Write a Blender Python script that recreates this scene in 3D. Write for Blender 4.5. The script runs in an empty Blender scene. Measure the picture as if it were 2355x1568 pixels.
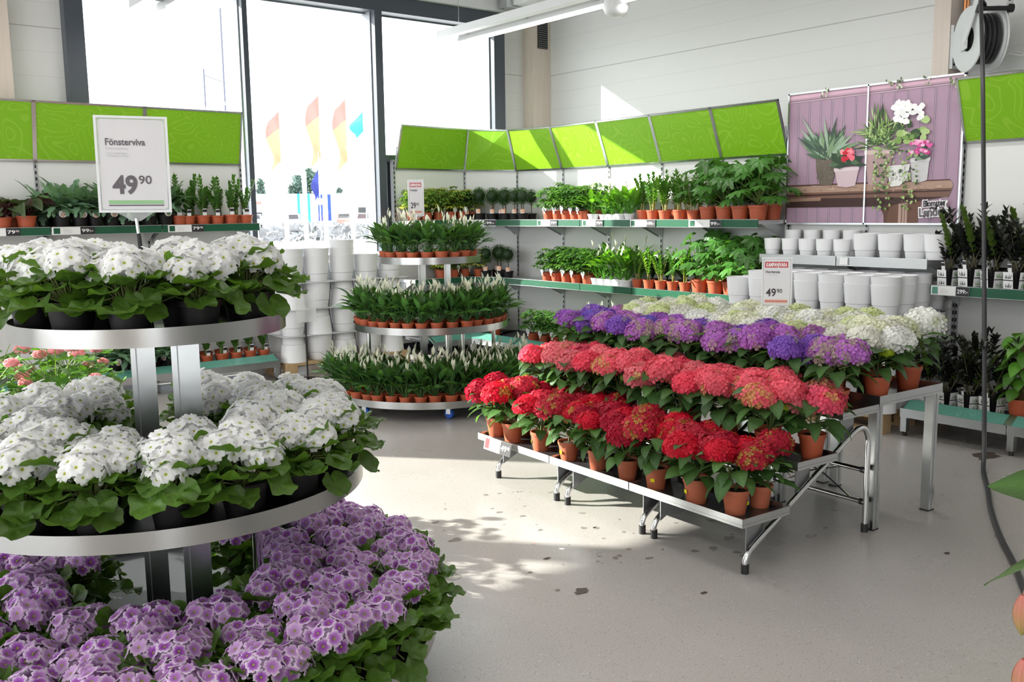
import bpy, math, random
import numpy as np
from mathutils import Matrix, Vector

random.seed(7)
rng = np.random.default_rng(7)
R = random.uniform
PI = math.pi
sc = bpy.context.scene
COL = sc.collection

# ------------------------------------------------------------------ camera
FPX, YAW, PIT, ROL = 2152.16, math.radians(38.282), math.radians(7.897), math.radians(-0.7177)
CAM = np.array([0.0, 0.0, 1.5])
_F = np.array([math.sin(YAW) * math.cos(PIT), math.cos(YAW) * math.cos(PIT), -math.sin(PIT)])
_r = np.array([math.cos(YAW), -math.sin(YAW), 0.0])
_u = np.cross(_r, _F)
_c, _s = math.cos(ROL), math.sin(ROL)
CR, CU = _c * _r + _s * _u, -_s * _r + _c * _u
cd = bpy.data.cameras.new('camera')
cam = bpy.data.objects.new('camera', cd)
COL.objects.link(cam)
cam.matrix_world = Matrix(((CR[0], CU[0], -_F[0], 0), (CR[1], CU[1], -_F[1], 0), (CR[2], CU[2], -_F[2], 1.5), (0, 0, 0, 1)))
cd.sensor_fit = 'HORIZONTAL'; cd.sensor_width = 36; cd.lens = FPX / 2355 * 36
cd.clip_start = 0.05; cd.clip_end = 2000
sc.camera = cam

def img_x(p):
    """across-the-picture order of a point, for wording labels"""
    q = np.array(p, float) - CAM
    d = q @ _F
    return 1177.5 + FPX * (q @ CR) / d if d > 0.05 else -9999

def away(px, D, z=0.0):
    """a point outdoors: bearing of column px, horizontal distance D"""
    a = YAW + math.atan((px - 1177.5) / FPX)
    return np.array([D * math.sin(a), D * math.cos(a), z])

ORD = ('first second third fourth fifth sixth seventh eighth ninth tenth eleventh twelfth thirteenth fourteenth fifteenth sixteenth '
       'seventeenth eighteenth nineteenth').split()
TENS = {2: 'twent', 3: 'thirt', 4: 'fort', 5: 'fift'}
def ordw(i):
    if i < 20: return ORD[i - 1]
    t, o = divmod(i, 10)
    return TENS[t] + 'ieth' if o == 0 else TENS[t] + 'y-' + ORD[o - 1]

# ------------------------------------------------------------------ colours and materials
def lin(r, g, b):
    f = lambda c: (c / 255 / 12.92) if c <= 10 else ((c / 255 + 0.055) / 1.055) ** 2.4
    return np.array([f(r), f(g), f(b)])

MATS = {}
def nodes_of(name):
    m = bpy.data.materials.new(name); m.use_nodes = True
    nt = m.node_tree
    return m, nt, nt.nodes['Principled BSDF'], nt.nodes['Material Output']

def mat(name, col=(0.8, 0.8, 0.8), rough=0.5, metal=0.0, emit=None, spec=None, noise=0.0, nscale=30.0, bump=0.0):
    m, nt, b, out = nodes_of(name)
    col = tuple(col) + (1,)
    b.inputs['Base Color'].default_value = col
    b.inputs['Roughness'].default_value = rough
    b.inputs['Metallic'].default_value = metal
    if spec is not None: b.inputs['Specular IOR Level'].default_value = spec
    if emit:
        b.inputs['Emission Color'].default_value = tuple(emit[:3]) + (1,); b.inputs['Emission Strength'].default_value = emit[3]
    if noise or bump:
        tc = nt.nodes.new('ShaderNodeTexCoord')
        n = nt.nodes.new('ShaderNodeTexNoise'); n.inputs['Scale'].default_value = nscale; n.inputs['Detail'].default_value = 4
        nt.links.new(tc.outputs['Object'], n.inputs['Vector'])
        if noise:
            mx = nt.nodes.new('ShaderNodeMix'); mx.data_type = 'RGBA'
            nt.links.new(n.outputs['Fac'], mx.inputs['Factor'])
            mx.inputs['A'].default_value = tuple(c * (1 - noise) for c in col[:3]) + (1,)
            mx.inputs['B'].default_value = tuple(min(1, c * (1 + noise)) for c in col[:3]) + (1,)
            nt.links.new(mx.outputs['Result'], b.inputs['Base Color'])
        if bump:
            bp = nt.nodes.new('ShaderNodeBump'); bp.inputs['Strength'].default_value = bump; bp.inputs['Distance'].default_value = 0.01
            nt.links.new(n.outputs['Fac'], bp.inputs['Height']); nt.links.new(bp.outputs['Normal'], b.inputs['Normal'])
    MATS[name] = m
    return m

def col_mat(name, rough=0.5, trans=0.0, spec=0.4, tint=(1, 1, 1), vary=0.12, bump=0.0, bscale=70):
    """pigment from the mesh colour attribute, a little different from plant to plant; trans = share of light let through (leaves, petals)"""
    m, nt, b, out = nodes_of(name)
    at = nt.nodes.new('ShaderNodeAttribute'); at.attribute_name = 'Col'
    src = at.outputs['Color']
    if vary:
        oi = nt.nodes.new('ShaderNodeObjectInfo')
        mr = nt.nodes.new('ShaderNodeMapRange'); mr.inputs['To Min'].default_value = 1 - vary; mr.inputs['To Max'].default_value = 1 + vary
        nt.links.new(oi.outputs['Random'], mr.inputs['Value'])
        mul = nt.nodes.new('ShaderNodeVectorMath'); mul.operation = 'SCALE'
        nt.links.new(src, mul.inputs[0]); nt.links.new(mr.outputs['Result'], mul.inputs['Scale'])
        src = mul.outputs['Vector']
    nt.links.new(src, b.inputs['Base Color'])
    b.inputs['Roughness'].default_value = rough; b.inputs['Specular IOR Level'].default_value = spec
    if bump:
        tc = nt.nodes.new('ShaderNodeTexCoord'); n = nt.nodes.new('ShaderNodeTexNoise'); n.inputs['Scale'].default_value = bscale; n.inputs['Detail'].default_value = 2
        nt.links.new(tc.outputs['Object'], n.inputs['Vector'])
        bp = nt.nodes.new('ShaderNodeBump'); bp.inputs['Strength'].default_value = bump; bp.inputs['Distance'].default_value = 0.006
        nt.links.new(n.outputs['Fac'], bp.inputs['Height']); nt.links.new(bp.outputs['Normal'], b.inputs['Normal'])
    if trans:
        tr = nt.nodes.new('ShaderNodeBsdfTranslucent')
        sc_ = nt.nodes.new('ShaderNodeVectorMath'); sc_.operation = 'MULTIPLY'; sc_.inputs[1].default_value = tint
        nt.links.new(src, sc_.inputs[0]); nt.links.new(sc_.outputs['Vector'], tr.inputs['Color'])
        ms = nt.nodes.new('ShaderNodeMixShader'); ms.inputs['Fac'].default_value = trans
        nt.links.new(b.outputs['BSDF'], ms.inputs[1]); nt.links.new(tr.outputs['BSDF'], ms.inputs[2])
        nt.links.new(ms.outputs['Shader'], out.inputs['Surface'])
    MATS[name] = m
    return m

def math_node(nt, op, a, b=None, c=None):
    n = nt.nodes.new('ShaderNodeMath'); n.operation = op
    for i, v in enumerate((a, b, c)):
        if v is None: continue
        if isinstance(v, (int, float)): n.inputs[i].default_value = v
        else: nt.links.new(v, n.inputs[i])
    return n.outputs[0]

def wall_mat(name, col, seam_z, fine):
    m, nt, b, out = nodes_of(name)
    g = nt.nodes.new('ShaderNodeNewGeometry'); sp = nt.nodes.new('ShaderNodeSeparateXYZ')
    nt.links.new(g.outputs['Position'], sp.inputs[0])
    z = sp.outputs['Z']
    def line(period, off, width):
        f = math_node(nt, 'FRACT', math_node(nt, 'DIVIDE', math_node(nt, 'SUBTRACT', z, off - width / 2), period))
        return math_node(nt, 'LESS_THAN', f, width / period)
    a = line(1.2, seam_z, 0.010); c = line(fine, seam_z, 0.007)
    k = math_node(nt, 'MAXIMUM', math_node(nt, 'MULTIPLY', a, 0.42), math_node(nt, 'MULTIPLY', c, 0.10))
    mx = nt.nodes.new('ShaderNodeMix'); mx.data_type = 'RGBA'
    nt.links.new(k, mx.inputs['Factor'])
    mx.inputs['A'].default_value = tuple(col) + (1,); mx.inputs['B'].default_value = (0.16, 0.14, 0.14, 1)
    nt.links.new(mx.outputs['Result'], b.inputs['Base Color'])
    b.inputs['Roughness'].default_value = 0.45
    MATS[name] = m

def floor_mat():
    m, nt, b, out = nodes_of('polished_concrete')
    g = nt.nodes.new('ShaderNodeNewGeometry')
    def noise(scale, detail=3, rough=0.5):
        n = nt.nodes.new('ShaderNodeTexNoise'); n.inputs['Scale'].default_value = scale; n.inputs['Detail'].default_value = detail
        n.inputs['Roughness'].default_value = rough
        nt.links.new(g.outputs['Position'], n.inputs['Vector']); return n.outputs['Fac']
    def ramp(fac, stops):
        r = nt.nodes.new('ShaderNodeValToRGB'); el = r.color_ramp.elements
        while len(el) < len(stops): el.new(0.5)
        for e, (p, c) in zip(el, stops): e.position = p; e.color = tuple(c) + (1,)
        nt.links.new(fac, r.inputs['Fac']); return r.outputs['Color']
    def mix(f, a, bb, mode='MIX'):
        x = nt.nodes.new('ShaderNodeMix'); x.data_type = 'RGBA'; x.blend_type = mode
        if isinstance(f, (int, float)): x.inputs['Factor'].default_value = f
        else: nt.links.new(f, x.inputs['Factor'])
        nt.links.new(a, x.inputs['A']); nt.links.new(bb, x.inputs['B']); return x.outputs['Result']
    base = ramp(noise(1.3, 5), [(0.3, (0.392, 0.368, 0.350)), (0.7, (0.438, 0.412, 0.392))])
    v = nt.nodes.new('ShaderNodeTexVoronoi'); v.inputs['Scale'].default_value = 95
    nt.links.new(g.outputs['Position'], v.inputs['Vector'])
    sepc = nt.nodes.new('ShaderNodeSeparateColor'); nt.links.new(v.outputs['Color'], sepc.inputs[0])
    near = math_node(nt, 'LESS_THAN', v.outputs['Distance'], 0.30)
    dark = math_node(nt, 'MULTIPLY', near, math_node(nt, 'GREATER_THAN', sepc.outputs[0], 0.86))
    pale = math_node(nt, 'MULTIPLY', near, math_node(nt, 'LESS_THAN', sepc.outputs[0], 0.04))
    base = mix(math_node(nt, 'MULTIPLY', dark, 0.55), base, ramp(dark, [(0.0, (0.16, 0.145, 0.14)), (1.0, (0.16, 0.145, 0.14))]))
    base = mix(math_node(nt, 'MULTIPLY', pale, 0.5), base, ramp(pale, [(0.0, (0.7, 0.69, 0.67)), (1.0, (0.7, 0.69, 0.67))]))
    grain = ramp(noise(160, 2), [(0.25, (0.80, 0.79, 0.78)), (0.5, (1, 1, 1)), (0.78, (1.18, 1.18, 1.18))])
    base = mix(1.0, base, grain, 'MULTIPLY')
    nt.links.new(base, b.inputs['Base Color'])
    rr = ramp(noise(2.4, 4), [(0.3, (0.26,) * 3), (0.75, (0.34,) * 3)])
    nt.links.new(rr, b.inputs['Roughness'])
    b.inputs['Specular IOR Level'].default_value = 0.5
    MATS['polished_concrete'] = m

def swirl_mat(name, c0, c1, rough, scale=4.0):
    """printed panel with fine curling lines"""
    m, nt, b, out = nodes_of(name)
    tc = nt.nodes.new('ShaderNodeTexCoord')
    n = nt.nodes.new('ShaderNodeTexNoise'); n.inputs['Scale'].default_value = scale; n.inputs['Detail'].default_value = 1; n.inputs['Distortion'].default_value = 1.2
    nt.links.new(tc.outputs['Object'], n.inputs['Vector'])
    f = math_node(nt, 'FRACT', math_node(nt, 'MULTIPLY', n.outputs['Fac'], 17))
    k = math_node(nt, 'MULTIPLY', math_node(nt, 'LESS_THAN', f, 0.22), 0.6)
    mx = nt.nodes.new('ShaderNodeMix'); mx.data_type = 'RGBA'
    nt.links.new(k, mx.inputs['Factor'])
    mx.inputs['A'].default_value = tuple(c0) + (1,); mx.inputs['B'].default_value = tuple(c1) + (1,)
    nt.links.new(mx.outputs['Result'], b.inputs['Base Color']); b.inputs['Roughness'].default_value = rough
    MATS[name] = m

def glass_mat():
    m = bpy.data.materials.new('window_glass'); m.use_nodes = True; nt = m.node_tree
    nt.nodes.clear()
    out = nt.nodes.new('ShaderNodeOutputMaterial'); t = nt.nodes.new('ShaderNodeBsdfTransparent'); gl = nt.nodes.new('ShaderNodeBsdfGlossy')
    gl.inputs['Roughness'].default_value = 0.0
    t.inputs['Color'].default_value = (0.95, 0.97, 0.97, 1)
    ms = nt.nodes.new('ShaderNodeMixShader'); ms.inputs['Fac'].default_value = 0.05
    nt.links.new(t.outputs[0], ms.inputs[1]); nt.links.new(gl.outputs[0], ms.inputs[2]); nt.links.new(ms.outputs[0], out.inputs['Surface'])
    MATS['window_glass'] = m

def wood_mat(name, c0, c1, scale=6.0):
    m, nt, b, out = nodes_of(name)
    tc = nt.nodes.new('ShaderNodeTexCoord'); mp = nt.nodes.new('ShaderNodeMapping'); mp.inputs['Scale'].default_value = (scale * 4, scale * 4, scale * 0.25)
    n = nt.nodes.new('ShaderNodeTexNoise'); n.inputs['Scale'].default_value = 1.5; n.inputs['Detail'].default_value = 5
    nt.links.new(tc.outputs['Object'], mp.inputs['Vector']); nt.links.new(mp.outputs['Vector'], n.inputs['Vector'])
    mx = nt.nodes.new('ShaderNodeMix'); mx.data_type = 'RGBA'
    nt.links.new(n.outputs['Fac'], mx.inputs['Factor']); mx.inputs['A'].default_value = tuple(c0) + (1,); mx.inputs['B'].default_value = tuple(c1) + (1,)
    nt.links.new(mx.outputs['Result'], b.inputs['Base Color']); b.inputs['Roughness'].default_value = 0.6
    MATS[name] = m

wall_mat('wall_panel', (0.78, 0.78, 0.77), 3.066, 0.2)
floor_mat(); glass_mat()
wood_mat('pale_timber', (0.66, 0.56, 0.49), (0.78, 0.69, 0.62))
wood_mat('pallet_wood', (0.42, 0.27, 0.13), (0.60, 0.42, 0.23), 9)
swirl_mat('lime_panel', lin(124, 180, 20), lin(146, 194, 56), 0.42, 2.2)
swirl_mat('green_rail', lin(14, 78, 52), lin(28, 98, 68), 0.35, 9.0)
swirl_mat('teal_front', lin(88, 146, 132), lin(110, 165, 150), 0.3, 7.0)
mat('window_frame', lin(70, 76, 86), 0.4)
mat('frame_light', lin(150, 155, 160), 0.35)
mat('galvanised', (0.62, 0.64, 0.65), 0.26, 1.0, noise=0.10, nscale=14)
mat('brushed_rim', (0.44, 0.44, 0.435), 0.24, 1.0, noise=0.05, nscale=8)
mat('chrome', (0.80, 0.81, 0.82), 0.10, 1.0)
mat('rack_steel', (0.36, 0.37, 0.38), 0.38, 0.85)
mat('shelf_back', (0.72, 0.72, 0.71), 0.5)
mat('shelf_steel', (0.55, 0.56, 0.57), 0.35, 0.6)
mat('upright_grey', (0.40, 0.41, 0.42), 0.4, 0.5)
mat('slot_black', (0.012, 0.012, 0.012), 0.7)
mat('rubber_black', (0.015, 0.015, 0.016), 0.5)
mat('hose_black', (0.030, 0.028, 0.032), 0.42)
mat('black_pot', (0.009, 0.008, 0.009), 0.55, spec=0.3, noise=0.2, nscale=60)
mat('terracotta', lin(176, 84, 52), 0.55, noise=0.10, nscale=40)
mat('terracotta_pale', lin(184, 102, 72), 0.6, noise=0.10, nscale=40)
mat('white_pot', (0.82, 0.82, 0.84), 0.42)
mat('soil', (0.045, 0.028, 0.018), 0.95, noise=0.5, nscale=120, bump=0.5)
mat('tray_felt', (0.030, 0.032, 0.036), 0.5, noise=0.4, nscale=90)
mat('tray_wet', (0.05, 0.05, 0.055), 0.12, 0.3)
mat('white_card', (0.67, 0.66, 0.68), 0.5)
mat('paper_white', (0.80, 0.80, 0.80), 0.6)
mat('card_grey', (0.55, 0.55, 0.56), 0.7)
mat('ink_grey', lin(98, 92, 98), 0.6)
mat('ink_dark', lin(58, 50, 58), 0.6)
mat('ink_red', lin(186, 42, 48), 0.5)
mat('ink_black', (0.018, 0.016, 0.02), 0.5)
mat('ink_white', (0.85, 0.85, 0.85), 0.5)
mat('ink_green', lin(120, 190, 110), 0.5)
mat('ink_leaf', lin(84, 140, 60), 0.5)
mat('ink_sand', lin(222, 160, 120), 0.5)
mat('sticker_yellow', (0.85, 0.72, 0.0), 0.5)
mat('lamp_white', (0.72, 0.73, 0.74), 0.35)
mat('lamp_tube', (0.9, 0.9, 0.9), 0.4, emit=(1.0, 0.97, 0.92, 3.5))
mat('copper', (0.72, 0.32, 0.14), 0.3, 1.0)
mat('reel_white', (0.66, 0.68, 0.68), 0.3)
mat('sticker_lime', lin(176, 206, 30), 0.5)
mat('caster_blue', (0.01, 0.10, 0.55), 0.4)
mat('moss', (0.10, 0.06, 0.03), 0.95, noise=0.5, nscale=80)
m_, nt_, b_, o_ = nodes_of('clear_plastic')
b_.inputs['Base Color'].default_value = (0.95, 0.96, 0.97, 1); b_.inputs['Roughness'].default_value = 0.08; b_.inputs['Alpha'].default_value = 0.35
MATS['clear_plastic'] = m_
col_mat('leaf', 0.42, 0.32, 0.45, (1.7, 1.65, 0.7), bump=0.55)
col_mat('leaf_gloss', 0.28, 0.34, 0.55, (2.0, 1.9, 0.7), bump=0.3)
col_mat('petal', 0.55, 0.42, 0.25, (1.05, 1.05, 1.05), 0.05)
col_mat('print', 0.5, 0, 0.4, vary=0)
col_mat('paint', 0.5, 0, 0.4, vary=0)

# ------------------------------------------------------------------ mesh builder
def rotz(a):
    c, s = math.cos(a), math.sin(a); return np.array([[c, -s, 0], [s, c, 0], [0, 0, 1.0]])
def rotx(a):
    c, s = math.cos(a), math.sin(a); return np.array([[1.0, 0, 0], [0, c, -s], [0, s, c]])
def roty(a):
    c, s = math.cos(a), math.sin(a); return np.array([[c, 0, s], [0, 1.0, 0], [-s, 0, c]])

class MB:
    def __init__(s): s.V = []; s.F = []; s.M = []; s.C = []; s.n = 0; s.mats = []
    def mi(s, name):
        if name not in s.mats: s.mats.append(name)
        return s.mats.index(name)
    def add(s, V, F, m, col=None):
        V = np.asarray(V, float); k = s.mi(m)
        s.V.append(V)
        s.C.append(np.ones((len(V), 3)) if col is None else np.broadcast_to(np.asarray(col, float), (len(V), 3)))
        n = s.n
        s.F.extend([tuple(i + n for i in f) for f in F]); s.M.extend([k] * len(F)); s.n += len(V)
        return s
    def box(s, lo, hi, m, rot=0.0, pivot=None, col=None):
        (x0, y0, z0), (x1, y1, z1) = lo, hi
        V = np.array([(x0, y0, z0), (x1, y0, z0), (x1, y1, z0), (x0, y1, z0), (x0, y0, z1), (x1, y0, z1), (x1, y1, z1), (x0, y1, z1)], float)
        if rot:
            p = np.array(pivot if pivot is not None else (0, 0, 0), float); V = (V - p) @ rotz(rot).T + p
        return s.add(V, [(0, 3, 2, 1), (4, 5, 6, 7), (0, 1, 5, 4), (1, 2, 6, 5), (2, 3, 7, 6), (3, 0, 4, 7)], m, col)
    def obox(s, o, ax, ay, az, m, col=None):
        """box from corner o with three edge vectors"""
        o, ax, ay, az = (np.asarray(q, float) for q in (o, ax, ay, az))
        V = [o, o + ax, o + ax + ay, o + ay, o + az, o + ax + az, o + ax + ay + az, o + ay + az]
        F = [(0, 3, 2, 1), (4, 5, 6, 7), (0, 1, 5, 4), (1, 2, 6, 5), (2, 3, 7, 6), (3, 0, 4, 7)]
        if np.dot(np.cross(ax, ay), az) < 0: F = [f[::-1] for f in F]
        return s.add(V, F, m, col)
    def tube(s, pts, r, m, n=8, col=None, cap=True):
        pts = [np.asarray(p, float) for p in pts]; k = len(pts)
        rr = [r] * k if isinstance(r, (int, float)) else list(r)
        V = []; up = None
        for i in range(k):
            t = pts[min(i + 1, k - 1)] - pts[max(i - 1, 0)]; t /= (np.linalg.norm(t) + 1e-12)
            if up is None:
                up = np.array([0, 0, 1.0]) if abs(t[2]) < 0.9 else np.array([1.0, 0, 0])
            a = np.cross(up, t); a /= (np.linalg.norm(a) + 1e-12); b = np.cross(t, a); up = b
            for j in range(n):
                w = 2 * PI * j / n; V.append(pts[i] + rr[i] * (math.cos(w) * a + math.sin(w) * b))
        F = [(i * n + j, i * n + (j + 1) % n, (i + 1) * n + (j + 1) % n, (i + 1) * n + j) for i in range(k - 1) for j in range(n)]
        if cap: F += [tuple(range(n))[::-1], tuple((k - 1) * n + j for j in range(n))]
        return s.add(V, F, m, col)
    def lathe(s, prof, m, n=20, c=(0, 0, 0), col=None, R_=None):
        V = []
        for r, z in prof:
            for j in range(n):
                w = 2 * PI * j / n; V.append((r * math.cos(w), r * math.sin(w), z))
        V = np.array(V, float)
        if R_ is not None: V = V @ R_.T
        V = V + np.array(c, float)
        k = len(prof)
        F = [(i * n + j, i * n + (j + 1) % n, (i + 1) * n + (j + 1) % n, (i + 1) * n + j) for i in range(k - 1) for j in range(n)]
        return s.add(V, F, m, col)
    def poly(s, pts, m, col=None):
        return s.add(pts, [tuple(range(len(pts)))], m, col)
    def mesh(s, name, sharp=40, smooth=True):
        me = bpy.data.meshes.new(name)
        V = np.concatenate(s.V) if s.V else np.zeros((0, 3))
        me.from_pydata(V.tolist(), [], s.F)
        for m in s.mats: me.materials.append(MATS[m])
        if len(s.mats) > 1: me.polygons.foreach_set('material_index', s.M)
        C = np.concatenate(s.C)
        if not np.all(C == 1):
            a = me.color_attributes.new('Col', 'FLOAT_COLOR', 'POINT')
            a.data.foreach_set('color', np.concatenate([C, np.ones((len(C), 1))], 1).astype(np.float32).ravel())
        me.update()
        if smooth:
            me.shade_smooth()
            if sharp: me.set_sharp_from_angle(angle=math.radians(sharp))
        return me
    def build(s, name, parent=None, label=None, sharp=40, smooth=True):
        """link as one object; shapes are written in world coordinates, a parent Empty only has a location"""
        if parent is not None and s.V:
            off = np.array(parent.location)
            p = parent.parent
            while p is not None: off = off + np.array(p.location); p = p.parent
            s.V = [v - off for v in s.V]
        o = bpy.data.objects.new(name, s.mesh(name, sharp, smooth)); COL.objects.link(o)
        if parent is not None: o.parent = parent
        if label: o['label'] = label
        return o

LABELS = set()
def tag(o, label=None, cat=None, group=None, kind=None):
    if label:
        label = ' '.join(label.split())
        o['label'] = label
        if label in LABELS and not group: print('DUP LABEL', label)
        LABELS.add(label)
        nw = len(label.split())
        if nw < 4 or nw > 16: print('LABEL LENGTH', nw, label)
    if cat: o['category'] = cat
    if group: o['group'] = group
    if kind: o['kind'] = kind
    return o
def thing(name, loc, label, cat, group=None):
    o = bpy.data.objects.new(name, None); COL.objects.link(o)
    o.empty_display_size = 0.05
    o.location = tuple(float(c) for c in loc)
    return tag(o, label, cat, group)
def struct(mb, name, parent=None, **kw):
    o = mb.build(name, parent, **kw)
    if parent is None: o['kind'] = 'structure'
    return o

# ------------------------------------------------------------------ lettering
FONT = {}
def letters(txt, bold=0.0, shear=0.0):
    key = (txt, bold, shear)
    if key in FONT: return FONT[key]
    cu = bpy.data.curves.new('lettering', 'FONT'); cu.body = txt; cu.size = 1.0; cu.resolution_u = 3; cu.offset = bold; cu.shear = shear
    ob = bpy.data.objects.new('lettering', cu); COL.objects.link(ob)
    me = bpy.data.meshes.new_from_object(ob)
    V = np.array([v.co[:] for v in me.vertices]) if len(me.vertices) else np.zeros((0, 3))
    F = [tuple(p.vertices) for p in me.polygons]
    bpy.data.objects.remove(ob); bpy.data.curves.remove(cu); bpy.data.meshes.remove(me)
    FONT[key] = (V, F)
    return V, F

def write(mb, txt, o, ex, ey, h, m, bold=0.0, width=None, lift=0.0012, align='l', shear=0.0, col=None):
    """lay lettering on a plane: origin o, unit axes ex (right) and ey (up), capital height h; squeezed to width if given"""
    V, F = letters(txt, bold, shear)
    if not len(V): return
    o, ex, ey = (np.asarray(q, float) for q in (o, ex, ey)); en = np.cross(ex, ey)
    k = h / 0.70
    w0 = V[:, 0].max() - V[:, 0].min()
    kx = k if width is None else width / w0
    X = (V[:, 0] - V[:, 0].min()) * kx
    if align == 'c': X = X - w0 * kx / 2
    if align == 'r': X = X - w0 * kx
    P = o + X[:, None] * ex + (V[:, 1] * k)[:, None] * ey + lift * en
    mb.add(P, F, m, col)

def card(mb, o, ex, ey, w, h, m, lift=0.0, col=None, corner=0.0, thick=0.0):
    """flat rectangle (rounded if corner) from lower-left o"""
    o, ex, ey = (np.asarray(q, float) for q in (o, ex, ey)); en = np.cross(ex, ey)
    if corner:
        pts = []
        for cx, cy, a0 in ((w - corner, corner, -PI / 2), (w - corner, h - corner, 0), (corner, h - corner, PI / 2), (corner, corner, PI)):
            for i in range(5):
                a = a0 + PI / 2 * i / 4; pts.append((cx + corner * math.cos(a), cy + corner * math.sin(a)))
    else: pts = [(0, 0), (w, 0), (w, h), (0, h)]
    P = [o + x * ex + y * ey + lift * en for x, y in pts]
    if not thick: mb.add(P, [tuple(range(len(P)))], m, col); return
    n = len(P); Q = [p - thick * en for p in P]
    mb.add(P + Q, [tuple(range(n)), tuple(range(2 * n - 1, n - 1, -1))] + [(i, n + i, n + (i + 1) % n, (i + 1) % n) for i in range(n)], m, col)
# ------------------------------------------------------------------ plant pieces
PROF = {
    'lance': lambda t: np.sin(PI * np.clip(t, 0, 1) ** 0.85) ** 1.05,
    'ovate': lambda t: np.sin(PI * np.clip(t, 0, 1) ** 0.72) ** 0.85,
    'obov': lambda t: np.sin(PI * np.clip(t, 0, 1) ** 1.25) ** 0.8,
    'round': lambda t: np.sqrt(np.clip(1 - (2 * t - 1) ** 2, 0, 1)),
    'strap': lambda t: np.clip(np.sin(PI * np.clip(t, 0, 1)) ** 0.45, 0, 1),
    'frond': lambda t: np.clip(np.sin(PI * t) ** 0.5, 0, 1) * (0.40 + 0.60 * np.abs(np.sin(t * PI * 4.5 + 0.3))),
}
def leaf(mb, p, yaw, elev, L, W, shape='ovate', droop=0.6, fold=0.3, n=5, col=(0.1, 0.3, 0.05), roll=0.0, wavy=0.0, m='leaf', mid=1.25, under=None):
    t = np.linspace(0, 1, n + 1)
    w = PROF[shape](t) * W / 2
    a = -droop * t
    ds = L / n
    y = np.concatenate([[0], np.cumsum(np.cos((a[1:] + a[:-1]) / 2)) * ds]); z = np.concatenate([[0], np.cumsum(np.sin((a[1:] + a[:-1]) / 2)) * ds])
    V = np.zeros((n + 1, 3, 3))
    V[:, 0, 0] = -w; V[:, 2, 0] = w
    V[:, :, 1] = y[:, None]; V[:, :, 2] = z[:, None]
    e = fold * w + (wavy * W * np.array([R(-1, 1) for _ in range(n + 1)]) if wavy else 0)
    e2 = fold * w + (wavy * W * np.array([R(-1, 1) for _ in range(n + 1)]) if wavy else 0)
    V[:, 0, 2] += e; V[:, 2, 2] += e2
    V = V.reshape(-1, 3) @ (rotz(yaw) @ rotx(elev) @ roty(roll)).T + np.asarray(p, float)
    F = []
    for i in range(n):
        k = 3 * i
        F += [(k, k + 1, k + 4, k + 3), (k + 1, k + 2, k + 5, k + 4)]
    c = np.asarray(col, float) * R(0.85, 1.15)
    C = np.tile(c, (len(V), 1)); C[1::3] *= mid
    mb.add(V, F, m, C)

def rleaf(mb, p, nrm_yaw, nrm_elev, r, col, m='leaf', n=24, lobes=0, amp=0.08, cup=0.12):
    """round leaf, scalloped edge, facing the direction given; the stalk joins at its lower edge"""
    th = np.linspace(0, 2 * PI, n, endpoint=False)
    rad = r * (1 + amp * np.cos(th * (lobes or 7) + R(0, 6)) + np.array([R(-0.018, 0.018) for _ in th]))
    gap = np.exp(-((th - PI * 1.5) ** 2) / 0.08); rad = rad * (1 - 0.5 * gap)
    w1, w2 = R(0, 6), R(0, 6)
    wz = (0.6 * np.sin(3 * th + w1) + 0.5 * np.sin(5 * th + w2)) * cup * r
    O = np.stack([rad * np.cos(th), rad * np.sin(th) + r * 0.7, wz + cup * r * 0.6], 1)
    I = np.stack([0.5 * rad * np.cos(th), 0.5 * rad * np.sin(th) + r * 0.7, wz * 0.3], 1)
    V = np.concatenate([[[0, r * 0.7, -cup * r * 0.5]], I, O])
    V = V @ (rotz(nrm_yaw) @ rotx(nrm_elev)).T + np.asarray(p, float)
    F = [(0, 1 + i, 1 + (i + 1) % n) for i in range(n)] + [(1 + i, 1 + n + i, 1 + n + (i + 1) % n, 1 + (i + 1) % n) for i in range(n)]
    c = np.asarray(col, float) * R(0.8, 1.2)
    C = np.concatenate([[c * 1.25], np.tile(c, (n, 1)) * np.array([1.15 if i % 4 == 0 else 0.95 for i in range(n)])[:, None], np.tile(c * 1.0, (n, 1))])
    mb.add(V, F, m, C)

def palm_leaf(mb, p, yaw, elev, r, lobes, col, m='leaf', depth=0.5, droop=0.35, n_per=6):
    """lobed hand-shaped leaf as one fan with a raised middle"""
    n = lobes * n_per
    span = 1.55 * PI
    th = np.linspace(PI / 2 - span / 2, PI / 2 + span / 2, n)
    ph = np.linspace(0, lobes, n) % 1.0
    prof = 1 - depth * (2 * np.abs(ph - 0.5)) ** 0.8
    size = 0.62 + 0.38 * np.sin(np.linspace(0.12, PI - 0.12, n))
    rad = r * prof * size
    O = np.stack([rad * np.cos(th), rad * np.sin(th), -droop * rad * rad / r + 0.05 * r * np.sin(ph * 2 * PI)], 1)
    I = np.stack([0.45 * rad * np.cos(th), 0.45 * rad * np.sin(th), 0.03 * r * np.cos(ph * 2 * PI)], 1)
    V = np.concatenate([[[0, 0, 0]], I, O]) @ (rotz(yaw) @ rotx(elev)).T + np.asarray(p, float)
    F = [(0, 1 + i, 2 + i) for i in range(n - 1)] + [(1 + i, 1 + n + i, 2 + n + i, 2 + i) for i in range(n - 1)]
    c = np.asarray(col, float) * R(0.85, 1.2)
    C = np.concatenate([[c * 1.5], np.tile(c * 1.1, (n, 1)), np.tile(c * 0.95, (n, 1))])
    mb.add(V, F, m, C)

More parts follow.
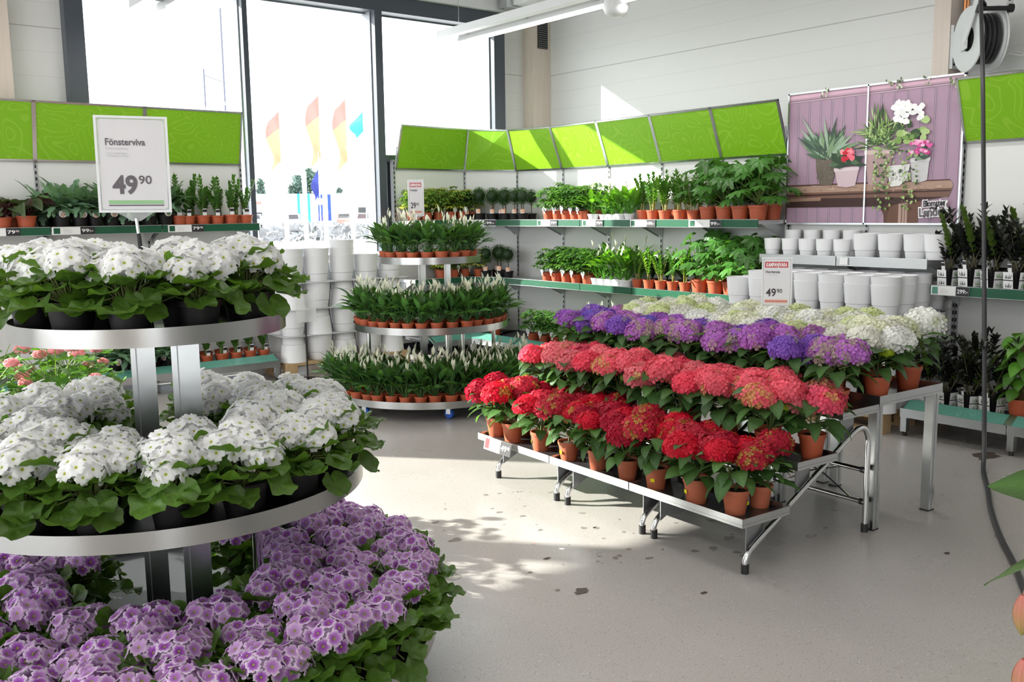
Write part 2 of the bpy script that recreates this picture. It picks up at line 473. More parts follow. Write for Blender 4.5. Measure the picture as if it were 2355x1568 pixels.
def frame_to(d):
    """rotation taking +Z to direction d"""
    d = np.asarray(d, float); d = d / np.linalg.norm(d)
    a = np.cross([0, 0, 1.0], d) if abs(d[2]) < 0.99 else np.array([1.0, 0, 0])
    a /= np.linalg.norm(a); b = np.cross(d, a)
    return np.stack([a, b, d], 1)

# five-petalled primula flower facing +Z, radius 1
def primula_flower():
    n = 25
    th = np.linspace(0, 2 * PI, n, endpoint=False)
    pat = np.array([0.74, 0.97, 1.0, 0.93, 1.0])[np.arange(n) % 5]
    pat = np.where(np.arange(n) % 5 == 0, 0.72, np.where(np.arange(n) % 5 == 3, 0.90, pat))
    rings = [(0.12, 0.0, 0), (0.20, 0.03, 0.1), (0.60, 0.13, 0.5), (0.84, 0.14, 0.9), (1.0, 0.07, 1.0)]
    V = [[0, 0, -0.04]]
    for r, z, k in rings:
        for j in range(n):
            q = r * (1 - k * (1 - pat[j])); zz = z - (0.05 if j % 5 == 0 else 0) * k + 0.03 * math.sin(j * 2.3) * k
            V.append([q * math.cos(th[j]), q * math.sin(th[j]), zz])
    F = [(0, 1 + j, 1 + (j + 1) % n) for j in range(n)]
    for i in range(4):
        a, b = 1 + i * n, 1 + (i + 1) * n
        F += [(a + j, b + j, b + (j + 1) % n, a + (j + 1) % n) for j in range(n)]
    return np.array(V), F, n
PF_V, PF_F, PF_N = primula_flower()
def primula_cols(kind):
    n = PF_N
    if kind == 'white':
        eye = (0.42, 0.45, 0.03); a = (0.87, 0.88, 0.83); b = (0.90, 0.90, 0.90); c = (0.91, 0.91, 0.92)
    else:
        eye = (0.36, 0.36, 0.08); a = lin(142, 50, 160); b = lin(184, 112, 204); c = lin(250, 240, 250)
    return np.concatenate([[eye], np.tile(eye, (n, 1)), np.tile(a, (n, 1)), np.tile(b, (n, 1)), np.tile(c if kind == 'white' else 0.35 * np.array(b) + 0.65 * np.array(c), (n, 1)), np.tile(c, (n, 1))])

# hydrangea floret: four broad petals
def floret():
    V = [[0, 0, 0]]; F = []
    for k in range(4):
        a = k * PI / 2
        for da, r, z in ((-0.62, 0.72, 0.10), (-0.30, 1.0, 0.16), (0.30, 1.0, 0.08), (0.62, 0.72, 0.14)):
            V.append([r * math.cos(a + da), r * math.sin(a + da), z])
        b = 1 + 4 * k
        F.append((0, b, b + 1, b + 2, b + 3))
    return np.array(V), F
FL_V, FL_F = floret()

def pot(mb, rt, rb, h, m='terracotta', rim=0.0, n=22, soil=True, z0=0.0, rimh=0.18):
    rim = rim or rt * 0.06
    pr = [(0, z0), (rb, z0), (rb + (rt - rim - rb) * 0.97, z0 + h * (1 - rimh)), (rt, z0 + h * (1 - rimh) + 0.001), (rt * 1.02, z0 + h), (rt * 0.94, z0 + h), (rt * 0.90, z0 + h * 0.86)]
    mb.lathe(pr, m, n)
    if soil: mb.lathe([(rt * 0.91, z0 + h * 0.87), (rt * 0.5, z0 + h * 0.90), (0.0001, z0 + h * 0.91)], 'soil', n)

PROTO = {}
def proto(kind, build, variants):
    """list of variants; a variant is a list of (part name, mesh, label or None)"""
    PROTO[kind] = [build(i) for i in range(variants)]

def part(name, mb, label=None, sharp=40): return (name, mb.mesh(name, sharp), label)

def plant(kind, name, loc, label, cat, group=None, rot=None, scale=1.0, variant=None, skip=()):
    vs = PROTO[kind]
    v = vs[variant if variant is not None else random.randrange(len(vs))]
    root = thing(name, loc, label, cat, group)
    root.rotation_euler = (0, 0, R(0, 2 * PI) if rot is None else rot)
    s = scale * R(0.94, 1.06)
    root.scale = (s, s, s)
    for pn, me, lb in v:
        if pn in skip: continue
        o = bpy.data.objects.new(pn, me); COL.objects.link(o); o.parent = root
        if lb: o['label'] = lb
    return root

# ---- primula
LEAF_PRIM = (0.078, 0.165, 0.022)
def make_primula(kind):
    def b(i):
        P = MB(); pot(P, 0.064, 0.046, 0.105, 'black_pot')
        fol = MB()
        nl = 32
        for k in range(nl):
            y = k * 2.399 + R(-0.2, 0.2); tier = k / nl
            rad = 0.040 + 0.075 * (1 - tier) + R(-0.012, 0.018); z = 0.108 + 0.085 * tier + R(-0.018, 0.018)
            q = np.array([-math.sin(y) * rad, math.cos(y) * rad, z])
            st = np.array([-math.sin(y) * 0.012, math.cos(y) * 0.012, 0.095])
            fol.tube([st, (st + q) / 2 + [0, 0, 0.02], q], [0.0028, 0.0025, 0.002], 'leaf', 4, (0.22, 0.26, 0.10), cap=False)
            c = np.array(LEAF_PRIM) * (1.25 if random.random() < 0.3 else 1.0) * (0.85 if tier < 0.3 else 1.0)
            rleaf(fol, q, y, R(-0.95, 0.15) + 0.6 * tier, R(0.036, 0.052), c, lobes=8, amp=0.06, cup=0.26)
        for k in range(10):
            y = R(0, 6.28); fol.tube([(R(-.01, .01), R(-.01, .01), 0.095), (-math.sin(y) * 0.03, math.cos(y) * 0.03, 0.19)], 0.0025, 'leaf', 4, (0.20, 0.26, 0.08), cap=False)
        out = [part('pot', P), ('foliage', fol.mesh('foliage', None), None)]
        cc = primula_cols(kind)
        ph = R(0, 6)
        heads = [(0.0, 0.0, 0.208, 0.064, 0.058)] + [(0.056 * math.cos(ph + q), 0.056 * math.sin(ph + q), 0.186 + R(-.012, .022), R(0.050, 0.060), 0.050) for q in ((0, 2.2, 4.1) if kind == 'white' else (0.3, 2.6))]
        if kind != 'white': heads[0] = (0.03 * math.cos(ph + 4.4), 0.03 * math.sin(ph + 4.4), 0.205, 0.056, 0.050)
        for hx, hy, hz, hr, hh in heads:
            fb = MB(); nf = int((20 if hr < 0.063 else 26) if kind == 'white' else 19)
            for k in range(nf):
                u = (k + 0.5) / nf; ph2 = k * 2.39996
                el = math.asin(1 - 1.34 * u)
                d = np.array([math.cos(el) * math.cos(ph2), math.cos(el) * math.sin(ph2), math.sin(el)])
                p = np.array([hx, hy, hz]) + d * np.array([hr, hr, hh]) * R(0.86, 1.04)
                nrm = d + np.array([R(-.3, .3), R(-.3, .3), R(0.0, .4)])
                Q = frame_to(nrm) @ rotz(R(0, 6.28))
                r = R(0.0215, 0.0270) if kind == 'white' else R(0.0200, 0.0250)
                c = cc.copy()
                if kind != 'white':
                    w = random.random() ** 1.4 * 0.65; c = c * (1 - w) + np.array(lin(226, 190, 230)) * w; c[0:26] = cc[0:26]
                fb.add(PF_V * [r, r, r * R(0.7, 1.6)] @ Q.T + p, PF_F, 'petal', c)
            fb.lathe([(0.004, hz - 0.03), (hr * 0.72, hz - 0.004), (hr * 0.80, hz + hh * 0.4), (hr * 0.35, hz + hh * 0.8)], 'petal', 10, (hx, hy, 0), cc[-30] * (0.80 if kind == 'white' else 0.7))
            fb.tube([(hx * 0.2, hy * 0.2, 0.10), (hx, hy, hz - 0.01)], 0.003, 'leaf', 4, (0.20, 0.26, 0.08), cap=False)
            out.append(('flower_cluster', fb.mesh('flower_cluster', None), None))
        return out
    return b
proto('white_primula', make_primula('white'), 4)
proto('purple_primula', make_primula('purple'), 4)

# ---- hydrangea
HYD = {
    'red': [lin(206, 14, 48), lin(218, 30, 58), lin(186, 20, 54), lin(196, 44, 66)],
    'pink': [lin(238, 84, 108), lin(244, 110, 128), lin(232, 92, 120), lin(240, 130, 140)],
    'purple': [lin(146, 98, 200), lin(172, 106, 200), lin(190, 118, 202), lin(134, 112, 212)],
    'white': [lin(238, 238, 228), lin(244, 244, 240), lin(236, 238, 214), lin(222, 230, 180)],
}
LIME = lin(190, 206, 84)
def make_hyd(kind):
    def b(i):
        P = MB(); pot(P, 0.062, 0.044, 0.112, 'terracotta' if kind != 'red' else 'terracotta_pale')
        fol = MB()
        for k in range(24):
            y = k * 2.399 + R(-0.25, 0.25); low = k < 13
            z = 0.120 + 0.0062 * k + R(-.01, .01); r0 = R(0.012, 0.03)
            p = (-math.sin(y) * r0, math.cos(y) * r0, z)
            q = np.array([-math.sin(y) * (r0 + 0.05), math.cos(y) * (r0 + 0.05), z + 0.02])
            fol.tube([p, q], 0.003, 'leaf', 4, (0.18, 0.24, 0.08), cap=False)
            c = np.array((0.045, 0.105, 0.028)) * (1.5 if random.random() < 0.22 else 1.0)
            leaf(fol, q, y, R(-0.15, 0.45) - (0.22 if low else 0), R(0.085, 0.135), R(0.055, 0.084), 'ovate', R(0.5, 1.3), 0.22, 6, c, R(-.3, .3), 0.04, mid=1.5)
        for k in range(4):
            y = R(0, 6.28); fol.tube([(0, 0, 0.10), (-math.sin(y) * 0.03, math.cos(y) * 0.03, 0.17), (-math.sin(y) * 0.05, math.cos(y) * 0.05, 0.25)], 0.0035, 'leaf', 4, (0.14, 0.2, 0.07), cap=False)
        s = MB(); card(s, (0.047, -0.010, 0.045), (0, 1, 0), (0.05, 0, 1), 0.022, 0.018, 'sticker_yellow', 0.010, corner=0.004)
        out = [part('pot', P), ('foliage', fol.mesh('foliage', None), None), part('sticker', s, 'yellow sticker')]
        nh = (3, 2, 4, 3)[i % 4]; ph = R(0, 6)
        for h in range(nh):
            big = R(0.074, 0.092) if nh < 4 else R(0.062, 0.076)
            rr = 0.0 if nh == 1 else R(0.070, 0.088)
            a = ph + h * 2 * PI / nh + R(-.3, .3)
            c0 = np.array([rr * math.cos(a), rr * math.sin(a), 0.272 + R(-0.022, 0.03)])
            base = HYD[kind][random.randrange(4) if kind != 'white' else (h + i) % 4]
            green = (0.02, 0.08, 0.40, 0.04)[random.randrange(4)] * {'red': 0.6, 'white': 0.35}.get(kind, 0.8)
            if kind == 'purple' and random.random() < 0.3: green = 0.5
            f = MB(); nf = 105
            side = R(0, 6.28)
            for k in range(nf):
                u = (k + 0.5) / nf; w = k * 2.39996; el = math.asin(1 - 1.42 * u)
                d = np.array([math.cos(el) * math.cos(w), math.cos(el) * math.sin(w), math.sin(el)])
                p = c0 + d * np.array([big, big, big * 0.80]) * R(0.92, 1.06)
                Q = frame_to(d + np.array([R(-.35, .35), R(-.35, .35), R(-.1, .3)])) @ rotz(R(0, 6.28))
                r = R(0.0165, 0.0225) * big / 0.074
                g = green * (1.5 if math.cos(w - side) > 0.2 else 0.4)
                c = base * R(0.86, 1.14) if random.random() > g else (LIME * R(0.7, 1.0) * 0.5 + base * 0.5)
                C = np.tile(c, (len(FL_V), 1)); C[0] *= 0.85
                f.add(FL_V * r @ Q.T + p, FL_F, 'petal', C)
            f.lathe([(0.004, -0.05), (big * 0.70, -0.02), (big * 0.88, 0.0), (big * 0.75, big * 0.40), (big * 0.3, big * 0.62)], 'petal', 12, c0, base * 0.85)
            out.append(('flower_head', f.mesh('flower_head', None), None))
        if i % 2 == 0:
            f = MB(); a = ph + 1.3; c0 = np.array([0.075 * math.cos(a), 0.075 * math.sin(a), 0.225])
            for k in range(60):
                u = (k + 0.5) / 60; w = k * 2.39996; el = math.asin(1 - 1.2 * u)
                d = np.array([math.cos(el) * math.cos(w), math.cos(el) * math.sin(w), math.sin(el)])
                f.add(FL_V * 0.0075 @ (frame_to(d) @ rotz(R(0, 6))).T + c0 + d * [0.034, 0.034, 0.022], FL_F, 'petal', np.tile(lin(176, 198, 50) * R(0.8, 1.1), (len(FL_V), 1)))
            f.lathe([(0.003, -0.02), (0.028, -0.006), (0.028, 0.008), (0.008, 0.018)], 'petal', 8, c0, lin(150, 175, 50))
            out.append(('bud_cluster', f.mesh('bud_cluster', None), 'lime green flower bud'))
        return out
    return b
for k_ in HYD: proto('hydrangea_' + k_, make_hyd(k_), 4)

# ---- peace lily (small terracotta, or larger in a white pot)
def make_lily(potm, rt, ph_, tall, nfl, leafc):
    def b(i):
        P = MB(); pot(P, rt, rt * 0.74, ph_, potm)
        fol = MB()
        for k in range(18):
            y = k * 2.399 + R(-.3, .3); t = k / 18
            st = np.array([R(-.012, .012), R(-.012, .012), ph_ * 0.9])
            el = R(1.05, 1.45) if t > 0.4 else R(0.6, 1.1)
            ln = tall * R(0.28, 0.50)
            q = st + ln * np.array([-math.sin(y) * math.cos(el), math.cos(y) * math.cos(el), math.sin(el)])
            fol.tube([st, q], [0.0026, 0.0018], 'leaf', 4, np.array(leafc) * 1.8, cap=False)
            leaf(fol, q, y, el - R(0.05, 0.4), tall * R(0.42, 0.60), tall * R(0.15, 0.22), 'lance', R(0.3, 0.9), 0.35, 6, np.array(leafc) * (1.6 if random.random() < 0.25 else R(0.75, 1.1)), R(-.4, .4), 0.03, 'leaf_gloss', 1.3)
        out = [part('pot', P), ('foliage', fol.mesh('foliage', None), None)]
        for k in range(nfl + i % 2):
            y = R(0, 6.28); f = MB(); r = R(0.015, 0.06); h = ph_ + tall * R(0.55, 0.98)
            top = np.array([-math.sin(y) * r, math.cos(y) * r, h])
            f.tube([(0, 0, ph_ * 0.9), top * [0.5, 0.5, 0.7], top], [0.002, 0.0018, 0.0016], 'leaf', 4, (0.16, 0.26, 0.07), cap=False)
            leaf(f, top, y + R(-.5, .5), R(1.0, 1.5), tall * R(0.19, 0.28), tall * R(0.045, 0.085), 'lance', R(-0.1, 0.35), 0.8, 5, lin(246, 246, 226), 0, 0, 'petal', 1.0)
            f.tube([top, top + [0, 0, 0.025]], [0.0035, 0.002], 'petal', 5, (0.7, 0.68, 0.45))
            out.append(('flower', f.mesh('flower', None), None))
        return out
    return b
proto('peace_lily', make_lily('terracotta', 0.048, 0.080, 0.285, 3, (0.046, 0.118, 0.034)), 4)
proto('lily_white_pot', make_lily('white_pot', 0.056, 0.060, 0.30, 2, (0.085, 0.225, 0.025)), 3)

# ---- zz plant: upright feather stems
def make_zz(potm, tall, colr, rt, ph_, square=False, stems=6, spread=0.25, tagged=None):
    def b(i):
        P = MB()
        if square:
            P.lathe([(0, 0), (rt * 0.80, 0), (rt * 0.98, ph_), (rt * 0.90, ph_), (rt * 0.86, ph_ * 0.88), (0.0001, ph_ * 0.9)], 'black_pot', 4, R_=rotz(PI / 4))
        else: pot(P, rt, rt * 0.76, ph_, potm)
        fol = MB()
        for k in range(stems):
            y = k * 2.399 + R(-.4, .4); ln = tall * R(0.55, 1.05); lean = R(0.05, spread) * (1.6 if k % 3 == 0 else 1)
            st = np.array([R(-.3, .3) * rt, R(-.3, .3) * rt, ph_ * 0.9])
            d = np.array([-math.sin(y) * math.sin(lean), math.cos(y) * math.sin(lean), math.cos(lean)])
            bend = np.array([-math.sin(y), math.cos(y), 0]) * ln * lean * 0.35
            pt = lambda t: st + d * ln * t + bend * t * t
            fol.tube([pt(t) for t in (0, 0.3, 0.65, 1)], [0.006, 0.0045, 0.003, 0.001], 'leaf_gloss', 5, np.array(colr[0]) * 1.3, cap=False)
            c = np.array(colr[1] if random.random() < 0.72 else colr[2])
            nl = 9 if tall > 0.25 else 8; ya = R(0, PI)
            for j in range(nl):
                t = 0.28 + 0.70 * j / (nl - 1)
                for s in (0, PI):
                    leaf(fol, pt(t), ya + s + R(-.2, .2), R(0.55, 1.0) + 0.35 * (j / nl), tall * R(0.15, 0.19) * (1 - 0.35 * abs(j / nl - 0.4)), tall * (0.095 if square else 0.08), 'ovate', R(0.1, 0.5), 0.3, 4, c, R(-.3, .3), 0, 'leaf_gloss', 1.15)
            leaf(fol, pt(1), y, 1.3, tall * 0.13, tall * 0.05, 'ovate', 0.1, 0.4, 4, c, 0, 0, 'leaf_gloss')
        out = [part('pot', P), ('foliage', fol.mesh('foliage', None), None)]
        if square:
            for s_, a in ((0, 0), (1, PI / 2)):
                L = MB(); ex = np.array([math.cos(a), math.sin(a), 0]); nn = np.array([math.sin(a), -math.cos(a), 0])
                o = nn * rt * 0.72 - ex * rt * 0.52 + np.array([0, 0, 0.008]); up = np.array([nn[0] * .09, nn[1] * .09, 1.0])
                card(L, o, ex, up, rt * 1.04, ph_ * 0.86, 'paper_white', 0.006)
                card(L, o + up * ph_ * 0.41, ex, up, rt * 1.04, ph_ * 0.05, 'ink_black', 0.008)
                for zz in (0.06, 0.52):
                    for kk in range(4):
                        b0 = o + ex * rt * (0.25 + 0.15 * kk) + up * ph_ * zz
                        L.add([b0 + nn * .009, b0 + ex * rt * 0.10 + nn * .009, b0 + ex * rt * R(-.25, .35) + up * ph_ * R(0.2, 0.3) + nn * .009], [(0, 1, 2)], 'ink_black' if s_ == 0 else 'ink_leaf')
                out.append(part('pot_sleeve', L, 'printed card sleeve'))
        if tagged:
            T = MB(); o = np.array([-0.015, -rt * 0.7, ph_ * 0.9]); card(T, o, (1, 0, 0), (0, -0.12, 1), 0.03, 0.055, 'paper_white', thick=0.001)
            card(T, o + [0, -0.004, 0.030], (1, 0, 0), (0, -0.12, 1), 0.03, 0.02, 'ink_black', 0.001)
            out.append(part('plant_tag', T, 'white plant tag'))
        return out
    return b
ZZG = ((0.10, 0.16, 0.05), (0.060, 0.150, 0.030), (0.11, 0.24, 0.04))
proto('zz_small', make_zz('terracotta', 0.265, ZZG, 0.050, 0.070, stems=5, spread=0.26, tagged=True), 3)
proto('zz_tall', make_zz('terracotta', 0.30, ((0.30, 0.30, 0.12), (0.070, 0.190, 0.030), (0.16, 0.32, 0.05)), 0.056, 0.085, stems=6, spread=0.22), 3)
proto('zz_raven', make_zz('black_pot', 0.40, ((0.10, 0.09, 0.05), (0.016, 0.020, 0.018), (0.055, 0.10, 0.018)), 0.075, 0.125, True, 7, 0.46, tagged=True), 4)

# ---- bushy schefflera
def make_scheff(colr, tagged):
    def b(i):
        P = MB(); pot(P, 0.055, 0.042, 0.080, 'terracotta')
        fol = MB()
        for k in range(34):
            y = k * 2.399; t = (k + 0.5) / 34
            r = 0.115 * math.sqrt(R(0.25, 1.0)) * (1 - 0.35 * t); z = 0.115 + 0.165 * t + R(-.02, .02)
            q = np.array([-math.sin(y) * r, math.cos(y) * r, z])
            fol.tube([(q[0] * 0.12, q[1] * 0.12, max(0.075, z - 0.07)), q], 0.0016, 'leaf', 3, (0.14, 0.22, 0.06), cap=False)
            c = np.array(colr[0] if random.random() < 0.7 else colr[1])
            for s in range(7):
                leaf(fol, q, y + (s - 3) * 0.72 + R(-.1, .1), R(-.35, .25), R(0.045, 0.062), R(0.017, 0.023), 'obov', 0.7, 0.3, 3, c, 0, 0, 'leaf_gloss')
        out = [part('pot', P), ('foliage', fol.mesh('foliage', None), None)]
        if tagged:
            T = MB(); T.lathe([(0.0001, 0), (0.024, 0), (0.024, 0.0015), (0.0001, 0.0015)], 'paper_white', 16, (0, -0.060, 0.098), R_=rotx(PI / 2))
            T.box((-0.007, -0.0615, 0.055), (0.007, -0.060, 0.085), 'paper_white')
            card(T, (-0.009, -0.0618, 0.094), (1, 0, 0), (0, 0, 1), 0.018, 0.004, 'card_grey', 0.001); card(T, (-0.006, -0.0618, 0.103), (1, 0, 0), (0, 0, 1), 0.012, 0.003, 'card_grey', 0.001)
            out.append(part('plant_tag', T, 'round white plant tag'))
        return out
    return b
proto('scheff_green', make_scheff(((0.045, 0.120, 0.030), (0.085, 0.20, 0.04)), True), 3)
proto('scheff_gold', make_scheff(((0.10, 0.19, 0.035), (0.38, 0.42, 0.09)), True), 3)

# ---- ball-clipped topiary on a stem
def make_topiary(i):
    P = MB(); pot(P, 0.060, 0.048, 0.072, 'black_pot')
    S = MB(); S.tube([(0, 0, 0.06), (0.004, 0.003, 0.12), (0, 0, 0.19)], 0.0055, 'leaf', 6, (0.16, 0.10, 0.06))
    fol = MB(); c0 = np.array([0, 0, 0.250])
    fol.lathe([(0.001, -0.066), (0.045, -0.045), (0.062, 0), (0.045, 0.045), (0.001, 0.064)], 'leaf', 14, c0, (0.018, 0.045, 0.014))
    for k in range(430):
        u = (k + 0.5) / 430; w = k * 2.39996; el = math.asin(1 - 2 * u)
        d = np.array([math.cos(el) * math.cos(w), math.cos(el) * math.sin(w), math.sin(el)])
        p = c0 + d * R(0.062, 0.080)
        leaf(fol, p, math.atan2(-d[0], d[1]) + R(-.8, .8), el + R(-.5, .7), R(0.014, 0.024), 0.0065, 'ovate', 0.2, 0.3, 2, np.array((0.040, 0.105, 0.026)) * R(0.7, 1.5))
    T = MB(); card(T, (-0.022, -0.052, 0.066), (1, 0, 0), (0, 0, 1), 0.044, 0.050, 'ink_sand', thick=0.001)
    for q in range(5): card(T, (-0.020 + 0.012 * (q % 3), -0.052, 0.070 + 0.022 * (q // 3)), (1, 0, 0), (0, 0, 1), 0.008, 0.016, 'paper_white', 0.0012)
    return [part('pot', P), part('trunk', S), ('foliage', fol.mesh('foliage', None), None), part('plant_tag', T, 'printed picture tag')]
proto('topiary', make_topiary, 2)

# ---- fatsia
def make_fatsia(i):
    P = MB(); pot(P, 0.066, 0.050, 0.100, 'terracotta')
    fol = MB()
    for k in range(15):
        y = k * 2.399 + R(-.3, .3); t = (k + 0.5) / 15
        el = 0.25 + 1.05 * t; ln = R(0.13, 0.20) + 0.08 * t
        st = np.array([0, 0, 0.10 + 0.06 * t])
        q = st + ln * np.array([-math.sin(y) * math.cos(el), math.cos(y) * math.cos(el), math.sin(el)])
        fol.tube([st, (st + q) / 2 + [0, 0, 0.01], q], [0.0035, 0.003, 0.0022], 'leaf', 5, (0.20, 0.28, 0.08), cap=False)
        palm_leaf(fol, q, y, R(-.75, -.05), R(0.085, 0.125), 7, np.array((0.055, 0.155, 0.030)) * (1.5 if random.random() < 0.3 else 1), 'leaf_gloss', 0.55)
    return [part('pot', P), ('foliage', fol.mesh('foliage', None), None)]
proto('fatsia', make_fatsia, 3)

# ---- blue-green fern in a black pot with a round picture tag
def make_fern(i):
    P = MB(); pot(P, 0.062, 0.046, 0.085, 'black_pot')
    fol = MB()
    for k in range(46):
        y = k * 2.399 + R(-.3, .3); t = k / 46
        leaf(fol, (R(-.02, .02), R(-.02, .02), 0.075), y, R(0.75, 1.45), R(0.18, 0.34), R(0.055, 0.085), 'frond', R(0.5, 2.4), 0.25, 24, np.array((0.125, 0.225, 0.145)) * R(0.7, 1.3), R(-.6, .6), 0.05)
    out = [part('pot', P), ('foliage', fol.mesh('foliage', None), None)]
    T = MB(); T.lathe([(0.0001, 0), (0.028, 0), (0.028, 0.0015), (0.0001, 0.0015)], 'paper_white', 18, (0, -0.066, 0.100), R_=rotx(PI / 2))
    for q in (-1, 1): T.add([(-0.004 + q * 0.010, -0.0685, 0.086), (0.004 + q * 0.010, -0.0685, 0.086), (0.0, -0.0685, 0.118)], [(0, 1, 2)], 'terracotta')
    card(T, (-0.007, -0.0686, 0.076), (1, 0, 0), (0, 0, 1), 0.014, 0.012, 'ink_sand')
    out.append(part('plant_tag', T, 'round picture tag'))
    return out
proto('blue_fern', make_fern, 3)

# ---- calathea
def make_calathea(i):
    P = MB(); pot(P, 0.066, 0.050, 0.085, 'terracotta')
    fol = MB()
    for k in range(22):
        y = k * 2.399 + R(-.3, .3); el = R(0.5, 1.25); ln = R(0.07, 0.15)
        st = np.array([0, 0, 0.075]); q = st + ln * np.array([-math.sin(y) * math.cos(el), math.cos(y) * math.cos(el), math.sin(el)])
        fol.tube([st, q], 0.003, 'leaf', 4, (0.12, 0.04, 0.04), cap=False)
        c = (0.10, 0.15, 0.07) if random.random() < 0.5 else (0.050, 0.016, 0.020)
        leaf(fol, q, y, R(-.5, .7), R(0.11, 0.16), R(0.06, 0.085), 'ovate', R(0.3, 1.0), 0.2, 6, c, R(-.6, .6), 0.03, 'leaf', 0.6)
    return [part('pot', P), ('foliage', fol.mesh('foliage', None), None)]
proto('calathea', make_calathea, 2)

# ---- pink geranium
def make_geranium(i):
    P = MB(); pot(P, 0.085, 0.062, 0.13, 'terracotta')
    fol = MB()
    for k in range(95):
        y = k * 2.399; t = (k + 0.5) / 95
        r = 0.235 * math.sqrt(R(0.2, 1)) * (1 - 0.25 * t); z = 0.13 + 0.33 * t + R(-.03, .03)
        q = np.array([-math.sin(y) * r, math.cos(y) * r, z])
        fol.tube([(q[0] * 0.3, q[1] * 0.3, max(0.11, z - 0.09)), q], 0.002, 'leaf', 3, (0.16, 0.26, 0.07), cap=False)
        rleaf(fol, q, y, R(-.6, .5), R(0.028, 0.045), np.array((0.085, 0.215, 0.030)), lobes=7, amp=0.05, cup=0.2, n=14)
    out = [part('pot', P), ('foliage', fol.mesh('foliage', None), None)]
    for k in range(9):
        y = k * 2.399 + R(-.3, .3); r = R(0.10, 0.28); c0 = np.array([-math.sin(y) * r, math.cos(y) * r, R(0.30, 0.56)])
        f = MB(); f.tube([c0 * [0.6, 0.6, 0] + [0, 0, c0[2] - 0.14], c0], 0.0022, 'leaf', 4, (0.30, 0.42, 0.10), cap=False)
        hr = R(0.024, 0.036)
        for j in range(90):
            u = (j + 0.5) / 90; w = j * 2.39996; el = math.asin(1 - 1.5 * u)
            d = np.array([math.cos(el) * math.cos(w), math.cos(el) * math.sin(w), math.sin(el)])
            f.add(FL_V * R(0.009, 0.013) @ (frame_to(d + np.array([R(-.5, .5), R(-.5, .5), R(-.2, .4)])) @ rotz(R(0, 6))).T + c0 + d * [hr, hr, hr * 0.7], FL_F, 'petal', np.tile(lin(248, 184, 188) * R(0.85, 1.15), (len(FL_V), 1)))
        f.lathe([(0.002, -0.012), (hr * 0.6, -0.004), (hr * 0.5, hr * 0.3), (0.004, hr * 0.42)], 'petal', 8, c0, lin(232, 150, 156))
        out.append(('flower_head', f.mesh('flower_head', None), None))
    return out
proto('geranium', make_geranium, 2)

# ---- dark upright houseplant on the rear of the shelf
def make_dark(i):
    P = MB(); pot(P, 0.055, 0.042, 0.08, 'black_pot')
    fol = MB()
    for k in range(12):
        y = k * 2.399; leaf(fol, (0, 0, 0.075), y, R(0.9, 1.4), R(0.26, 0.36), 0.05, 'lance', R(0.3, 0.9), 0.3, 6, (0.02, 0.045, 0.018), 0, 0, 'leaf_gloss')
    return [part('pot', P), ('foliage', fol.mesh('foliage', None), None)]
proto('dark_strap', make_dark, 1)

# ---- pothos on a moss pole
def make_pothos(i):
    P = MB(); pot(P, 0.085, 0.065, 0.13, 'terracotta')
    S = MB(); S.tube([(0, 0, 0.08), (0, 0, 0.52)], 0.022, 'moss', 10)
    fol = MB()
    for k in range(46):
        y = k * 2.399; z = 0.14 + 0.38 * (k / 46); r = 0.03
        q = np.array([-math.sin(y) * 0.07, math.cos(y) * 0.07, z + 0.03])
        fol.tube([(-math.sin(y) * 0.02, math.cos(y) * 0.02, z), q], 0.002, 'leaf', 4, (0.15, 0.26, 0.06), cap=False)
        leaf(fol, q, y, R(-.9, -.2), R(0.09, 0.13), R(0.065, 0.09), 'ovate', 0.5, 0.15, 5, np.array((0.075, 0.20, 0.025)) * (1.7 if random.random() < 0.3 else 1), R(-.3, .3), 0.02, 'leaf_gloss')
    return [part('pot', P), part('moss_pole', S), ('foliage', fol.mesh('foliage', None), None)]
proto('pothos', make_pothos, 1)
# ================================================================== the room
YW, XW, CEIL = 8.75, 7.39, 4.6
A3 = lambda *p: np.array(p, float)
EX, EY, EZ = A3(1, 0, 0), A3(0, 1, 0), A3(0, 0, 1)

b = MB(); b.box((-8, -7, -0.1), (XW + 0.3, YW + 0.3, 0), 'polished_concrete'); struct(b, 'floor', smooth=False)
b = MB(); b.box((-8, -7, CEIL), (XW + 0.3, YW + 0.3, CEIL + 0.2), 'wall_panel'); struct(b, 'ceiling', smooth=False)
b = MB()                                                     # window wall with two openings
b.box((-8, YW, 0), (-4.3, YW + 0.3, CEIL), 'wall_panel')
b.box((-4.3, YW, 0), (-0.3, YW + 0.3, 1.2), 'wall_panel'); b.box((-4.3, YW, 3.60), (-0.3, YW + 0.3, CEIL), 'wall_panel')
b.box((-0.3, YW, 0), (2.11, YW + 0.3, CEIL), 'wall_panel')
b.box((2.11, YW, 3.70), (6.75, YW + 0.3, CEIL), 'wall_panel')
b.box((6.75, YW, 0), (XW + 0.3, YW + 0.3, CEIL), 'wall_panel')
struct(b, 'wall_back', smooth=False)
b = MB(); b.box((XW, -7, 0), (XW + 0.3, YW, CEIL), 'wall_panel'); struct(b, 'wall_right', smooth=False)
b = MB()  # unseen wall; its opening is added to let fill daylight onto the right wall
b.box((-8.3, -7, 0), (-8, YW + 0.3, 0.5), 'wall_panel'); b.box((-8.3, -7, 3.5), (-8, YW + 0.3, CEIL), 'wall_panel')
b.box((-8.3, -7, 0.5), (-8, -2.5, 3.5), 'wall_panel'); b.box((-8.3, 7.5, 0.5), (-8, YW + 0.3, 3.5), 'wall_panel')
struct(b, 'wall_left', smooth=False)
b = MB()  # unseen wall behind the camera, small opening added for fill daylight
b.box((-8.3, -7.3, 0), (XW + 0.3, -7, 0.5), 'wall_panel'); b.box((-8.3, -7.3, 3.5), (XW + 0.3, -7, CEIL), 'wall_panel')
